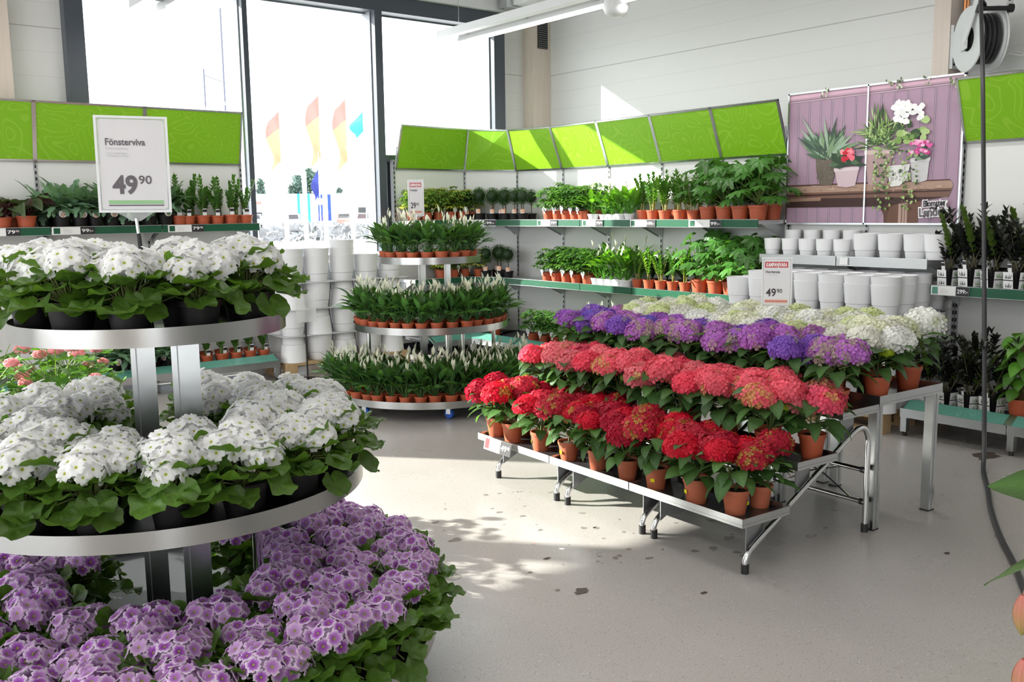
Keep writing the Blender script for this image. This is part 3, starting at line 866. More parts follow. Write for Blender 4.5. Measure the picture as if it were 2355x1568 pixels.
b.box((-8.3, -7.3, 0.5), (-3.0, -7, 3.5), 'wall_panel'); b.box((-1.0, -7.3, 0.5), (XW + 0.3, -7, 3.5), 'wall_panel')
struct(b, 'wall_front', smooth=False)

def post(name, lo, hi, m='pale_timber'):
    b = MB(); b.box(lo, hi, m); return struct(b, name, smooth=False)
p_ = post('column_corner', (7.12, 8.565, 0), (XW, YW, CEIL))
b = MB(); b.box((7.19, 8.552, 3.36), (7.335, 8.565, 4.2), 'slot_black')
for i in range(9):
    for j in range(34): b.lathe([(0.0001, 0), (0.0055, 0)], 'upright_grey', 6, (7.198 + 0.0160 * i, 8.551, 3.37 + 0.024 * j), R_=rotx(PI / 2))
b.build('fixing_plate', p_)
post('column_right', (7.16, 3.68, 0), (XW, 3.81, CEIL))
post('column_left', (1.46, 8.63, 0), (1.69, YW, CEIL))
p_ = post('beam_lintel', (1.9, 8.55, 3.705), (7.12, YW, 3.98), 'lamp_white')
post('beam_roof', (6.68, -7, 3.745), (7.0, 8.545, 4.05), 'lamp_white')
b = MB(); b.box((6.60, 8.38, 3.72), (6.675, 8.545, 3.98), 'galvanised'); b.box((6.675, 8.38, 3.72), (6.92, 8.545, 3.74), 'galvanised'); b.build('beam_shoe', p_)

# windows
w = thing('window_1', (4.4, YW, 0), None, None); w['kind'] = 'structure'
b = MB()
b.box((2.11, 8.62, 0), (2.26, 8.86, 3.70), 'window_frame'); b.box((6.60, 8.62, 0), (6.75, 8.86, 3.70), 'window_frame')
b.box((2.26, 8.62, 3.545), (6.60, 8.86, 3.70), 'window_frame'); b.box((2.26, 8.66, 0), (6.60, 8.86, 0.10), 'window_frame')
b.build('frame', w, smooth=False)
for x0, x1 in ((3.655, 3.705), (5.07, 5.155)):
    b = MB(); b.box((x0, 8.62, 0.10), (x1, 8.70, 3.545), 'window_frame'); b.box((x0 - 0.012, 8.70, 0.10), (x1 - 0.005, 8.86, 3.545), 'frame_light'); b.build('mullion', w, smooth=False)
b = MB(); b.box((5.155, 8.63, 2.03), (6.60, 8.85, 2.10), 'window_frame'); b.build('transom', w, smooth=False)
for x0, x1, z0 in ((2.26, 3.643, 0.1), (3.70, 5.058, 0.1), (5.155, 6.60, 2.10)):
    b = MB(); b.box((x0, 8.78, z0), (x1, 8.79, 3.545), 'window_glass'); b.build('pane', w, smooth=False)
b = MB(); b.box((6.585, 8.70, 2.10), (6.60, 8.86, 3.545), 'frame_light'); b.box((2.26, 8.79, 3.53), (6.60, 8.86, 3.545), 'frame_light'); b.build('reveal_strip', w, smooth=False)
d = thing('door_1', (5.9, YW, 0), None, None); d['kind'] = 'structure'
b = MB(); b.box((5.20, 8.68, 0.10), (6.56, 8.74, 2.03), 'window_frame'); b.box((5.26, 8.672, 0.2), (5.30, 8.68, 1.95), 'slot_black'); b.build('leaf', d, smooth=False)
b = MB(); b.tube([(5.33, 8.66, 0.9), (5.33, 8.64, 0.92), (5.33, 8.64, 1.78), (5.33, 8.66, 1.80)], 0.014, 'frame_light', 8); b.build('handle', d)
w2 = thing('window_2', (-2.3, YW, 1.2), None, None); w2['kind'] = 'structure'
b = MB()
for x0, x1 in ((-4.3, -4.2), (-2.50, -2.34), (-0.4, -0.3)): b.box((x0, 8.70, 1.2), (x1, 8.86, 3.6), 'window_frame')
b.box((-4.3, 8.70, 3.54), (-0.3, 8.86, 3.6), 'window_frame'); b.box((-4.3, 8.70, 1.2), (-0.3, 8.86, 1.28), 'window_frame'); b.build('frame', w2, smooth=False)
b = MB(); b.box((-4.2, 8.78, 1.28), (-0.4, 8.79, 3.54), 'window_glass'); b.build('pane', w2, smooth=False)

# ------------------------------------------------------------------ daylight, sun and lamps
wd = bpy.data.worlds.new('sky'); sc.world = wd; wd.use_nodes = True
bg = wd.node_tree.nodes['Background']; bg.inputs['Color'].default_value = (0.93, 0.97, 1.0, 1); bg.inputs['Strength'].default_value = 4.5
def lamp(name, kind, loc, energy, **kw):
    l = bpy.data.lights.new(name, kind); l.energy = energy
    for k, v in kw.items(): setattr(l, k, v)
    o = bpy.data.objects.new(name, l); COL.objects.link(o); o.location = loc; return o
sun = lamp('sun', 'SUN', (0, 20, 12), 15.0, angle=0.009, color=(1.0, 0.95, 0.86))
sun.rotation_euler = Vector((1.0, -1.15, -0.67)).to_track_quat('-Z', 'Y').to_euler()
def portal(loc, dirv, sx, sy):
    o = lamp('daylight_opening', 'AREA', loc, 1.0, shape='RECTANGLE', size=sx, size_y=sy)
    o.data.cycles.is_portal = True
    o.rotation_euler = Vector(dirv).to_track_quat('-Z', 'Z').to_euler()
portal((4.43, 8.9, 1.8), (0, -1, 0), 4.4, 3.6); portal((-2.3, 8.9, 2.4), (0, -1, 0), 4.0, 2.4)
portal((-8.1, 2.5, 2.0), (1, 0, 0), 10.0, 3.0); portal((-2.0, -7.1, 2.0), (0, 1, 0), 2.0, 3.0)  # these two serve the added openings in the unseen walls

def luminaire(x, y1, y0, z, label, wires, shift=0.0):
    t = thing('strip_light', (x, y1, z), label, 'ceiling light', 'hanging strip lights')
    b = MB(); b.box((x - 0.21, y0, z + 0.03), (x - 0.13, y1 + 0.03, z + 0.10), 'lamp_white'); b.build('rail', t, smooth=False)
    b = MB(); xa, xb = x - 0.035, x + 0.035
    for q in (0, 1):
        b.add([A3(x - 0.045, y0, z + 0.005), A3(x - 0.02, y0, z + 0.075), A3(x + 0.02, y0, z + 0.075), A3(x + 0.045, y0, z + 0.005),
               A3(x - 0.045, y1 - 0.08, z + 0.005), A3(x - 0.02, y1 - 0.08, z + 0.075), A3(x + 0.02, y1 - 0.08, z + 0.075), A3(x + 0.045, y1 - 0.08, z + 0.005)],
              [(0, 4, 5, 1), (1, 5, 6, 2), (2, 6, 7, 3), (0, 1, 2, 3), (7, 6, 5, 4)], 'lamp_white') if q == 0 else None
    b.build('housing', t, smooth=False)
    b = MB(); b.tube([(x, y0 + 0.02, z - 0.004), (x, y1 - 0.12, z - 0.004)], 0.016, 'lamp_tube', 8); b.build('tube', t)
    b = MB()
    for y in np.arange(y1 - 0.25, y0, -0.9):
        b.box((x - 0.14, y - 0.012, z + 0.05), (x - 0.02, y + 0.012, z + 0.062), 'galvanised')
    b.build('bracket', t, smooth=False)
    for y in wires:
        b = MB(); b.tube([(x - 0.17, y, z + 0.10), (x - 0.17, y, CEIL)], 0.0025, 'galvanised', 5); b.tube([(x - 0.17, y, z + 0.5), (x - 0.17, y, z + 0.56)], 0.007, 'galvanised', 6); b.build('suspension_wire', t)
    L = lamp('strip_light_glow', 'AREA', (0, 0, 0), 4.5 * (y1 - y0), shape='RECTANGLE', size=0.05, size_y=(y1 - y0) - 0.3, color=(1, 0.97, 0.92))
    L.parent = t; L.location = (0, (y0 - y1) / 2, -0.03)
    return t
luminaire(5.53, 7.84, 1.5, 3.15, 'white strip light hanging on a rail across the window corner', (7.55, 3.0))
luminaire(2.66, 7.97, 1.5, 3.12, 'white strip light whose end pokes in above the left window pane', (7.8, 3.0))
for i, x in enumerate((-0.1, -3.0, -5.8)):  # unseen extra rows, added to brighten the room with fill
    luminaire(x, 8.0, -5.0, 3.22, ('added fill strip light over the unseen middle of the shop', 'added fill strip light over the unseen left of the shop', 'added fill strip light beside the unseen far left wall')[i], (7.0, 0.0))
t = thing('speaker_dome', (5.55, 5.62, 3.04), 'round white dome under the strip light rail', 'ceiling fixture')
b = MB(); b.lathe([(0.0001, 3.04), (0.05, 3.045), (0.09, 3.07), (0.105, 3.11), (0.108, 3.18)], 'lamp_white', 28, (5.55, 5.62, 0)); b.build('dome', t)
b = MB(); b.lathe([(0.112, 3.165), (0.112, 3.23), (0.0001, 3.23)], 'lamp_white', 28, (5.55, 5.62, 0)); b.build('ring', t)
b = MB(); b.box((5.40, 5.60, 3.19), (5.55, 5.64, 3.215), 'lamp_white'); b.tube([(5.55, 5.62, 3.22), (5.55, 5.62, CEIL)], 0.008, 'lamp_white', 8); b.build('arm', t, smooth=False)

# ================================================================== shelving
def run_frame(A, B):
    A, B = np.asarray(A, float), np.asarray(B, float); d = B - A; L = np.linalg.norm(d); d = d / L
    return d, A3(d[1], -d[0]), L                                # along, towards the room, length

class Bay:
    def __init__(s, name, label, pts, header=None, shelves=(), deck=True, top=2.02, rails='green_rail', header_label=None):
        s.pts = [np.asarray(p, float) for p in pts]
        s.root = thing('shelving_unit', (*s.pts[0], 0), label, 'shelving', 'wall shelving')
        for i in range(len(pts) - 1):
            d, n, L = run_frame(pts[i], pts[i + 1]); A = s.pts[i]
            W = lambda q, o, z: A3(*(A + d * q + n * o), z)
            b = MB(); b.obox(W(0, -0.03, 0.10), W(L, -0.03, 0.10) - W(0, -0.03, 0.10), A3(*n, 0) * 0.024, EZ * (top - 0.1), 'shelf_back'); b.build('back_panel', s.root, smooth=False)
        for i, p in enumerate(s.pts):
            j = min(i, len(pts) - 2); d, n, L = run_frame(pts[j], pts[j + 1])
            W = lambda q, o, z: A3(*(p + d * q + n * o), z)
            b = MB(); b.obox(W(-0.012, -0.06, 0), A3(*d, 0) * 0.024, A3(*n, 0) * 0.062, EZ * (top + 0.03), 'upright_grey')
            for z in np.arange(0.3, top, 0.05): b.obox(W(-0.006, 0.0025, z), A3(*d, 0) * 0.012, A3(*n, 0) * 0.001, EZ * 0.026, 'slot_black')
            b.build('upright', s.root, smooth=False)
        for z, depth, i0, i1, col in shelves:
            for i in range(i0, i1):
                d, n, L = run_frame(pts[i], pts[i + 1]); A = s.pts[i]
                W = lambda q, o, zz: A3(*(A + d * q + n * o), zz)
                g = 0.004
                b = MB(); b.obox(W(g, 0.004, z - 0.03), A3(*d, 0) * (L - 2 * g), A3(*n, 0) * (depth - 0.006), EZ * 0.03, 'shelf_steel')
                for q in (0.02, L - 0.035):
                    b.add([W(q, 0.004, z - 0.03), W(q, depth * 0.8, z - 0.03), W(q, 0.004, z - 0.16), W(q + .004, 0.004, z - 0.03), W(q + .004, depth * 0.8, z - 0.03), W(q + .004, 0.004, z - 0.16)],
                          [(0, 1, 2), (3, 5, 4), (0, 3, 4, 1), (1, 4, 5, 2), (2, 5, 3, 0)], 'shelf_steel')
                so = b.build('shelf', s.root, smooth=False)
                b = MB(); b.obox(W(g, depth - 0.002, z - 0.055), A3(*d, 0) * (L - 2 * g), A3(*n, 0) * 0.008, EZ * 0.060, col)
                b.obox(W(g, depth - 0.003, z + 0.005), A3(*d, 0) * (L - 2 * g), A3(*n, 0) * 0.010, EZ * 0.004, 'galvanised'); b.obox(W(g, depth - 0.003, z - 0.059), A3(*d, 0) * (L - 2 * g), A3(*n, 0) * 0.010, EZ * 0.004, 'galvanised')
                s.sub(b, 'rail', so)
        if deck:
            for i in range(len(pts) - 1):
                d, n, L = run_frame(pts[i], pts[i + 1]); A = s.pts[i]
                W = lambda q, o, zz: A3(*(A + d * q + n * o), zz)
                b = MB(); b.obox(W(0.002, 0.004, 0.165), A3(*d, 0) * (L - 0.004), A3(*n, 0) * 0.596, EZ * 0.035, 'tray_felt')
                P0, P1, P2, P3 = W(0.002, 0.60, 0.235), W(L - 0.002, 0.60, 0.235), W(L - 0.002, 0.69, 0.185), W(0.002, 0.69, 0.185)
                b.add([P0, P3, P2, P1, P0 - EZ * .02, P3 - EZ * .02, P2 - EZ * .02, P1 - EZ * .02], [(0, 1, 2, 3), (7, 6, 5, 4), (0, 3, 7, 4), (0, 4, 5, 1), (2, 6, 7, 3)], 'teal_front')
                b.obox(W(0.002, 0.684, 0.128), A3(*d, 0) * (L - 0.004), A3(*n, 0) * 0.008, EZ * 0.058, 'galvanised')
                for q in (0.0, L - 0.022):
                    b.add([W(q, 0.60, 0.237), W(q, 0.692, 0.187), W(q + .022, 0.692, 0.187), W(q + .022, 0.60, 0.237)], [(0, 1, 2, 3)], 'galvanised')
                b.build('base_deck', s.root, smooth=False)
                for q in (0.004, L - 0.044) if i == len(pts) - 2 else (0.004,):
                    f = MB(); f.obox(W(q, 0.64, 0.03), A3(*d, 0) * 0.04, A3(*n, 0) * 0.045, EZ * 0.10, 'galvanised'); f.tube([W(q + .02, 0.66, 0), W(q + .02, 0.66, 0.03)], 0.014, 'rubber_black', 8); f.build('foot', s.root)
        if header:
            for i, (b0, b1, t1, t0) in enumerate(header):
                b0, b1, t1, t0 = (np.asarray(q, float) for q in (b0, b1, t1, t0))
                nn = np.cross(b1 - b0, t0 - b0); nn /= np.linalg.norm(nn)
                b = MB(); F = [(0, 1, 2, 3), (7, 6, 5, 4), (0, 4, 5, 1), (1, 5, 6, 2), (2, 6, 7, 3), (3, 7, 4, 0)]
                b.add([b0, b1, t1, t0] + [q - nn * 0.008 for q in (b0, b1, t1, t0)], F, 'lime_panel')
                ho = b.build('header_panel', s.root, smooth=False)
                fr = MB(); ed = (b1 - b0) / np.linalg.norm(b1 - b0); el = (t0 - b0) / np.linalg.norm(t0 - b0); er = (t1 - b1) / np.linalg.norm(t1 - b1)
                fw = 0.016
                def strip(p, q, inn):
                    fr.add([p + nn * .004, q + nn * .004, q + inn * fw + nn * .004, p + inn * fw + nn * .004, p - nn * .012, q - nn * .012, q + inn * fw - nn * .012, p + inn * fw - nn * .012], F, 'galvanised')
                strip(b0, b1, el); strip(t1, t0, -el); strip(b1, t1, -ed); strip(t0, b0, ed)
                s.sub(fr, 'header_frame', ho)
                for q, r_ in ((b0, t0), (b1, t1)):
                    br = MB(); br.tube([A3(q[0], q[1], q[2] - 0.02), q + nn * -0.012, (q + r_) / 2 - nn * 0.03], 0.006, 'upright_grey', 6); br.build('bracket', s.root)
    def sub(s, mb, name, po):
        """sub-part: vertices relative to the unit's root"""
        off = np.array(s.root.location); mb.V = [v - off for v in mb.V]
        o = bpy.data.objects.new(name, mb.mesh(name, None, False)); COL.objects.link(o); o.parent = po
        return o

ZA, ZB = 1.412, 1.405
def hdr(x0, x1): return (A3(x0, 8.568, 1.955), A3(x1, 8.568, 1.955), A3(x1, 8.46, 2.435), A3(x0, 8.46, 2.435))
xs = [0.03, 0.909, 1.789, 2.667, 3.546]
Bay('left', 'white-backed shelving with lime header boards left of the sunlit window pane', [(x, 8.58) for x in xs], [hdr(xs[i], xs[i + 1]) for i in range(4)],
    [(ZA, 0.38, 0, 4, 'green_rail')])
Q = [A3(5.2236, 8.58), A3(6.1155, 8.56), A3(6.40, 7.985), A3(6.43, 7.271)]
HB = [A3(5.2336, 8.566, 1.95), A3(6.105, 8.546, 1.945), A3(6.388, 7.98, 1.925), A3(6.418, 7.271, 1.915)]
HT = [A3(5.2336, 8.42, 2.40), A3(6.06, 8.40, 2.385), A3(6.235, 7.93, 2.352), A3(6.25, 7.271, 2.335)]
Bay('win', 'shelving under the window with one lime header board, beside the dark door', Q[:2], [(HB[0], HB[1], HT[1], HT[0])], [(ZA, 0.36, 0, 1, 'green_rail'), (0.80, 0.36, 0, 1, 'green_rail')])
Bay('corner', 'angled corner shelving bay holding the ball topiaries', Q[1:], [(HB[1], HB[2], HT[2], HT[1]), (HB[2], HB[3], HT[3], HT[2])], [(ZB, 0.37, 0, 2, 'green_rail'), (0.80, 0.37, 0, 2, 'green_rail')])
ys = [7.271, 6.603, 5.917, 5.225, 4.554]
def hdx(y0, y1): return (A3(6.418, y0, 1.915), A3(6.418, y1, 1.915), A3(6.25, y1, 2.335), A3(6.25, y0, 2.335))
Bay('long', 'long green-railed shelving on the right wall ending at the lilac poster', [(6.43, y) for y in ys], [hdx(ys[i], ys[i + 1]) for i in range(4)],
    [(ZB, 0.38, 0, 4, 'green_rail'), (0.80, 0.38, 0, 4, 'green_rail')])
yp = [4.540, 3.866, 3.180]
Bay('pots', 'grey steel shelf bay with white planters under the lilac poster', [(6.43, y) for y in yp], None, [(1.14, 0.38, 0, 2, 'shelf_steel')], deck=False, top=2.30)
yr = [3.160, 2.48, 1.79]
Bay('raven', 'shelving bay at the right with dark-leaved plants and a lime header', [(6.43, y) for y in yr], [hdx(yr[i], yr[i + 1]) for i in range(2)], [(0.972, 0.38, 0, 2, 'green_rail')])

# price labels clipped on the rails
def price(o, ex, w, txt, sup, label, h=0.060, split=0.66, pic='green_rail', ey=EZ):
    ex = np.asarray(ex, float); t = thing('price_label', o, label, 'price label', 'shelf price labels')
    b = MB(); card(b, o, ex, ey, w, h, 'paper_white', 0.004, thick=0.003); b.build('card', t, smooth=False)
    b = MB(); card(b, o + ex * w * split, ex, ey, w * (1 - split), h, 'ink_black', 0.005); b.build('price_field', t, smooth=False)
    b = MB(); o2 = o + ex * (w * split + 0.010) + ey * h * 0.30
    write(b, txt, o2, ex, ey, h * 0.42, 'ink_white', 0.02, w * (1 - split) * (0.56 if sup else 0.8), lift=0.007)
    if sup: write(b, sup, o2 + ex * w * (1 - split) * 0.60 + ey * h * 0.16, ex, ey, h * 0.26, 'ink_white', 0.01, w * (1 - split) * 0.24, lift=0.007)
    b.build('lettering', t, smooth=False)
    b = MB()
    card(b, o + ex * w * 0.04 + ey * h * 0.12, ex, ey, w * 0.15, h * 0.76, pic, 0.0055)
    for k in range(5): card(b, o + ex * w * 0.26 + ey * h * (0.18 + 0.13 * k), ex, ey, w * (0.20 if k != 4 else 0.12), h * 0.035, 'card_grey', 0.0055)
    b.build('print', t, smooth=False)
RY = 8.58 - 0.38 - 0.010
price(A3(1.27, RY, ZA - 0.055), EX, 0.29, '79', '90', 'price label 79.90 at the left edge of the left shelf rail')
price(A3(1.79, RY, ZA - 0.055), EX, 0.325, '99:-', '', 'price label 99:- below the blue-green ferns on the left shelf')
price(A3(2.71, RY, ZA - 0.055), EX, 0.31, '79', '90', 'price label 79.90 below the short green feather plants, left shelf')
_d, _n, _L = run_frame(Q[1], Q[2])
price(A3(*(Q[1] + _d * 0.15 + _n * 0.380), ZB - 0.055), A3(*_d, 0), 0.42, '199:-', '', 'price label 199:- on the angled rail under the topiaries')
RX = 6.43 - 0.38 - 0.010
price(A3(RX, 7.22, ZB - 0.055), -EY, 0.30, '79', '90', 'price label 79.90 under the dark green umbrella trees, upper shelf')
price(A3(RX, 6.56, ZB - 0.055), -EY, 0.28, '79', '90', 'price label 79.90 under the bright lilies in white pots')
price(A3(RX, 5.93, ZB - 0.055), -EY, 0.30, '109:-', '', 'sun-bleached price label under the tall glossy green plants')
price(A3(RX, 5.25, ZB - 0.055), -EY, 0.34, '99:-', '', 'price label 99:- under the big-leaved fatsias')
price(A3(RX, 3.145, 0.972 - 0.055), -EY, 0.255, '299:-', '', 'price label 299:- on the green rail below the dark-leaved plants', pic='teal_front')
t = thing('price_label', (RX, 3.80, 1.10), 'tiny white price slip on the grey planter shelf edge', 'price label', 'shelf price labels')
b = MB(); card(b, A3(RX, 3.83, 1.09), -EY, EZ, 0.065, 0.05, 'paper_white', 0.006, thick=0.002); b.build('card', t, smooth=False)

# ------------------------------------------------------------------ poster
t = thing('poster', (6.40, 4.54, 1.378), 'lilac poster of potted plants on an old wooden bench', 'poster')
PT, PB_, PW = 2.372, 1.378, 1.385
PZ = [0]
def pz(X, Y, k=0):
    f = (X - 38) / 1762.0; f = f * 1.155 / (1 + 0.155 * f)
    top = 175 - 165 * (X - 38) / 1762; bot = 1495 + 20 * (X - 38) / 1762
    return A3(6.395 - 0.0006 * k - PZ[0] * 2.5e-5, 4.545 - f * PW, PB_ + (bot - Y) / (bot - top) * (PT - PB_))
b = MB()
for y0, y1 in ((4.545, 3.868), (3.864, 3.160)): b.box((6.3955, y1, PB_), (6.405, y0, PT), 'print', col=lin(166, 138, 158))
b.build('panel', t, smooth=False)
pr = MB()
def pp(pts, c, k):
    PZ[0] += 1; pr.add([pz(x, y, k) for x, y in pts], [tuple(range(len(pts)))], 'print', lin(*c))
def blob(x, y, rx, ry, c, k, n=9, j=0.2): pp([(x + rx * math.cos(q * 2 * PI / n) * R(1 - j, 1 + j), y + ry * math.sin(q * 2 * PI / n) * R(1 - j, 1 + j)) for q in range(n)], c, k)
def blade(x, y, a, L, w, c, k):
    dx, dy = math.cos(a), -math.sin(a)
    pp([(x, y), (x + dx * L * .5 - dy * w, y + dy * L * .5 + dx * w), (x + dx * L, y + dy * L), (x + dx * L * .5 + dy * w, y + dy * L * .5 - dx * w)], c, k)
for X in (135, 245, 357, 470, 590, 712, 968, 1098, 1232, 1370, 1508, 1642, 1776):
    tp = 175 - 165 * (X - 38) / 1762 + 85
    for dx, c in ((-9, (118, 92, 116)), (-3, (206, 186, 202)), (5, (112, 88, 112)), (11, (196, 174, 192))): pp([(X + dx, tp), (X + dx + 5, tp), (X + dx + 5, 1500), (X + dx, 1500)], c, 1)
for o_, h_, c in ((8, 40, (206, 168, 186)), (48, 20, (176, 146, 162)), (66, 8, (120, 96, 112)), (74, 12, (188, 164, 176))):
    pp([(38, 175 + o_), (1800, 10 + o_), (1800, 10 + o_ + h_), (38, 175 + o_ + h_)], c, 2)
pp([(1090, 1230), (1420, 1230), (1385, 1508), (1055, 1508)], (104, 72, 58), 2)
pp([(940, 1300), (1100, 1300), (1075, 1420), (1060, 1508), (1040, 1508), (1035, 1420), (1000, 1350)], (88, 60, 48), 2)
pp([(1185, 1270), (1275, 1270), (1275, 1508), (1185, 1508)], (176, 148, 136), 3); pp([(1215, 1270), (1225, 1270), (1225, 1508), (1215, 1508)], (110, 84, 74), 4); pp([(1245, 1270), (1252, 1270), (1252, 1508), (1245, 1508)], (120, 94, 84), 4)
pp([(45, 1100), (1690, 1058), (1728, 1110), (1722, 1150), (45, 1190)], (170, 140, 124), 3); pp([(45, 1100), (1690, 1058), (1700, 1072), (45, 1118)], (92, 62, 58), 4)
pp([(45, 1186), (1722, 1148), (1690, 1240), (45, 1240)], (116, 84, 72), 3); pp([(45, 1205), (1710, 1168), (1700, 1182), (45, 1222)], (62, 38, 34), 4)
pp([(45, 1240), (1640, 1238), (1600, 1250), (1000, 1330), (45, 1335)], (58, 34, 30), 3); pp([(45, 1245), (390, 1228), (385, 1265), (45, 1274)], (150, 120, 104), 4)
for q in range(60): blob(R(60, 1680), R(1110, 1170), R(10, 40), R(2, 6), random.choice([(196, 170, 152), (140, 108, 94), (180, 150, 134)]), 5, 6)
pp([(325, 835), (532, 835), (530, 960), (500, 1098), (440, 1108), (372, 1098), (335, 960)], (104, 94, 84), 6)
for q in range(70): blob(R(340, 520), R(850, 1080), 6, 5, random.choice([(130, 118, 106), (84, 76, 68)]), 7, 5)
pp([(820, 762), (1125, 745), (1100, 850), (1060, 1100), (960, 1112), (872, 1105)], (178, 150, 150), 6); pp([(815, 755), (1130, 738), (1128, 785), (818, 800)], (206, 184, 180), 7)
pp([(1290, 855), (1482, 845), (1466, 1066), (1390, 1090), (1310, 1080)], (196, 194, 196), 6); pp([(1284, 842), (1490, 832), (1488, 868), (1288, 880)], (220, 220, 220), 7)
pp([(518, 932), (775, 918), (738, 1112), (650, 1130), (562, 1118)], (204, 182, 190), 8); pp([(514, 930), (778, 914), (774, 950), (520, 966)], (222, 204, 208), 9)
pp([(1078, 915), (1288, 900), (1268, 1050), (1190, 1120), (1100, 1128), (1075, 1040)], (222, 222, 218), 8)
for q in range(34): blob(R(1100, 1260), R(930, 1090), 10, 12, (178, 176, 172), 9, 6)
GR = [(86, 112, 92), (120, 148, 110), (58, 78, 64), (150, 172, 150), (70, 98, 70)]
for q in range(70): blade(R(370, 490), R(760, 850), R(0.2, 2.95), R(170, 330) * (1.5 if random.random() < .12 else 1), R(14, 26), random.choice(GR), 7 + q % 3)
GF = [(70, 100, 50), (116, 150, 76), (150, 178, 106), (48, 70, 40), (170, 194, 130)]
for q in range(150): blade(R(870, 1110), R(520, 760), R(-0.2, 3.3), R(90, 220), R(5, 11), random.choice(GF), 8 + q % 4)
for q in range(26): blade(960 + R(-60, 80), R(420, 560), R(1.3, 1.9), R(120, 180), 8, random.choice(GF), 9)
for q in range(34): blob(R(1150, 1440), R(430, 680), R(24, 52), R(20, 40), random.choice(GF), 9 + q % 3)
for q in range(34): blob(R(1110, 1400), 460 - 150 * math.sin(PI * (R(0, 1))) + R(-30, 20), R(28, 42), R(26, 38), random.choice([(240, 240, 238), (226, 228, 226), (250, 250, 248)]), 12 + q % 3)
for q in range(26): blade(R(560, 740), R(860, 900), R(-0.3, 3.4), R(90, 150), R(24, 36), random.choice([(44, 66, 44), (78, 106, 74), (36, 54, 40)]), 10)
for q in range(16): blob(R(590, 710), R(745, 840), R(22, 36), R(20, 34), random.choice([(214, 40, 64), (236, 110, 130), (240, 150, 156), (196, 28, 52)]), 12 + q % 3)
for q in range(18): blade(R(1330, 1490), R(800, 850), R(-0.4, 3.4), R(50, 120), R(16, 26), random.choice(GR), 10)
for q in range(40): blob(R(1290, 1505), R(665, 800), R(16, 26), R(14, 24), random.choice([(214, 90, 158), (236, 150, 196), (244, 186, 214), (196, 60, 134)]), 12 + q % 3)
for q in range(230):
    x = R(930, 1380); y = R(760, 1010) if random.random() < .6 else R(1000, 1370)
    if y > 1010 and 1110 < x < 1230: continue
    if y < 1010 and x > 1100 and R(0, 1) < .5: continue
    blob(x, y, R(8, 17), R(9, 18), random.choice(GF), 12 + q % 4, 6)
for q in range(40):
    x = random.choice((400, 1060, 1170, 1430, 1700)); blob(x + R(-36, 36), 150 - 0.094 * x + R(0, 90) + (60 if x == 1700 else 0), R(6, 14), R(8, 20), random.choice([(150, 160, 120), (196, 204, 180), (96, 110, 84)]), 6, 6)
PZ[0] = 0; pr.build('picture', t, smooth=False, sharp=None)
b = MB()
for y0, y1 in ((4.55, 4.538), (3.872, 3.860), (3.167, 3.155)): b.box((6.382, y1, PB_ - 0.008), (6.406, y0, PT + 0.008), 'galvanised')
b.box((6.382, 3.155, PB_ - 0.010), (6.406, 4.55, PB_ + 0.003), 'galvanised'); b.box((6.382, 3.155, PT - 0.003), (6.406, 4.55, PT + 0.010), 'galvanised')
b.build('frame', t, smooth=False)
b = MB()
def logo(txt, X, Y, h, w, m, bold, k, tilt):
    o = pz(X, Y, k); q = pz(X + 200, Y - tilt, k); ex = (q - o); ex[0] = 0; ex /= np.linalg.norm(ex); ey = np.cross(A3(-1, 0, 0), ex)
    write(b, txt, o, ex, ey, h, m, bold, w, lift=0.0)
for m, bd, k in (('ink_white', 0.13, 60), ('ink_dark', 0.03, 64)):
    e = 0.012 if bd > 0.1 else 0
    logo('Blomster', 1462 - e * 900, 1338, 0.042, 0.158 + e * 2, m, bd, k, 12)
    logo('Landet', 1425 - e * 900, 1440, 0.058, 0.192 + e * 2, m if m == 'ink_white' else 'ink_grey', bd, k, 12)
logo('~', 1530, 1395, 0.07, 0.05, 'ink_dark', 0.03, 64, 0)
b.build('logo_lettering', t, smooth=False)

# ------------------------------------------------------------------ hose reel and hose
t = thing('hose_reel', (7.16, 3.6, 2.5), 'white hose reel bolted to the timber column, top right', 'hose reel')
RC = A3(6.985, 3.362, 2.685); RN = A3(-0.778, 0.628, 0); RT = A3(0.628, 0.778, 0)      # reel centre, axle, direction across
RF = frame_to(RN)
def disc(k, s):
    b = MB(); b.lathe([(0.085, 0), (0.10, 0.004), (0.15, 0.012), (0.18, 0.006), (0.198, 0.016), (0.226, 0.010), (0.231, 0.018), (0.226, 0.024), (0.195, 0.026), (0.10, 0.020), (0.085, 0.016)], 'reel_white', 48, RC + RN * k, R_=frame_to(RN * s)); return b
disc(0.072, 1).build('flange', t); disc(-0.072, -1).build('flange', t)
b = MB(); b.lathe([(0.10, -0.075), (0.10, 0.075)], 'slot_black', 30, RC, R_=RF)
for k in range(4):
    for rr in (0.12, 0.14, 0.162):
        b.tube([RC + RN * (-0.052 + 0.034 * k) + RT * rr * math.cos(q) + EZ * rr * math.sin(q) for q in np.linspace(0, 2 * PI, 25)], 0.0165, 'hose_black', 6, cap=False)
b.build('coiled_hose', t)
b = MB(); b.lathe([(0.0001, 0.060), (0.086, 0.060), (0.086, 0.082), (0.0001, 0.086)], 'slot_black', 28, RC, R_=RF)
for q in range(5):
    f_ = lambda r, a: RC + RN * 0.088 + RT * r * math.cos(a) + EZ * r * math.sin(a)
    a0 = -0.5 + .25 * q; b.add([f_(0.084, a0), f_(0.084, a0 + .25), f_(0.03, a0 + .25), f_(0.03, a0)], [(0, 1, 2, 3)], 'sticker_lime')
b.build('hub', t)
b = MB(); b.box((7.17, 3.655, 2.53), (7.33, 3.679, 2.85), 'reel_white')
P0, P1 = RC + RN * 0.115 - EZ * 0.07 - RT * 0.05, A3(7.19, 3.66, 2.60)
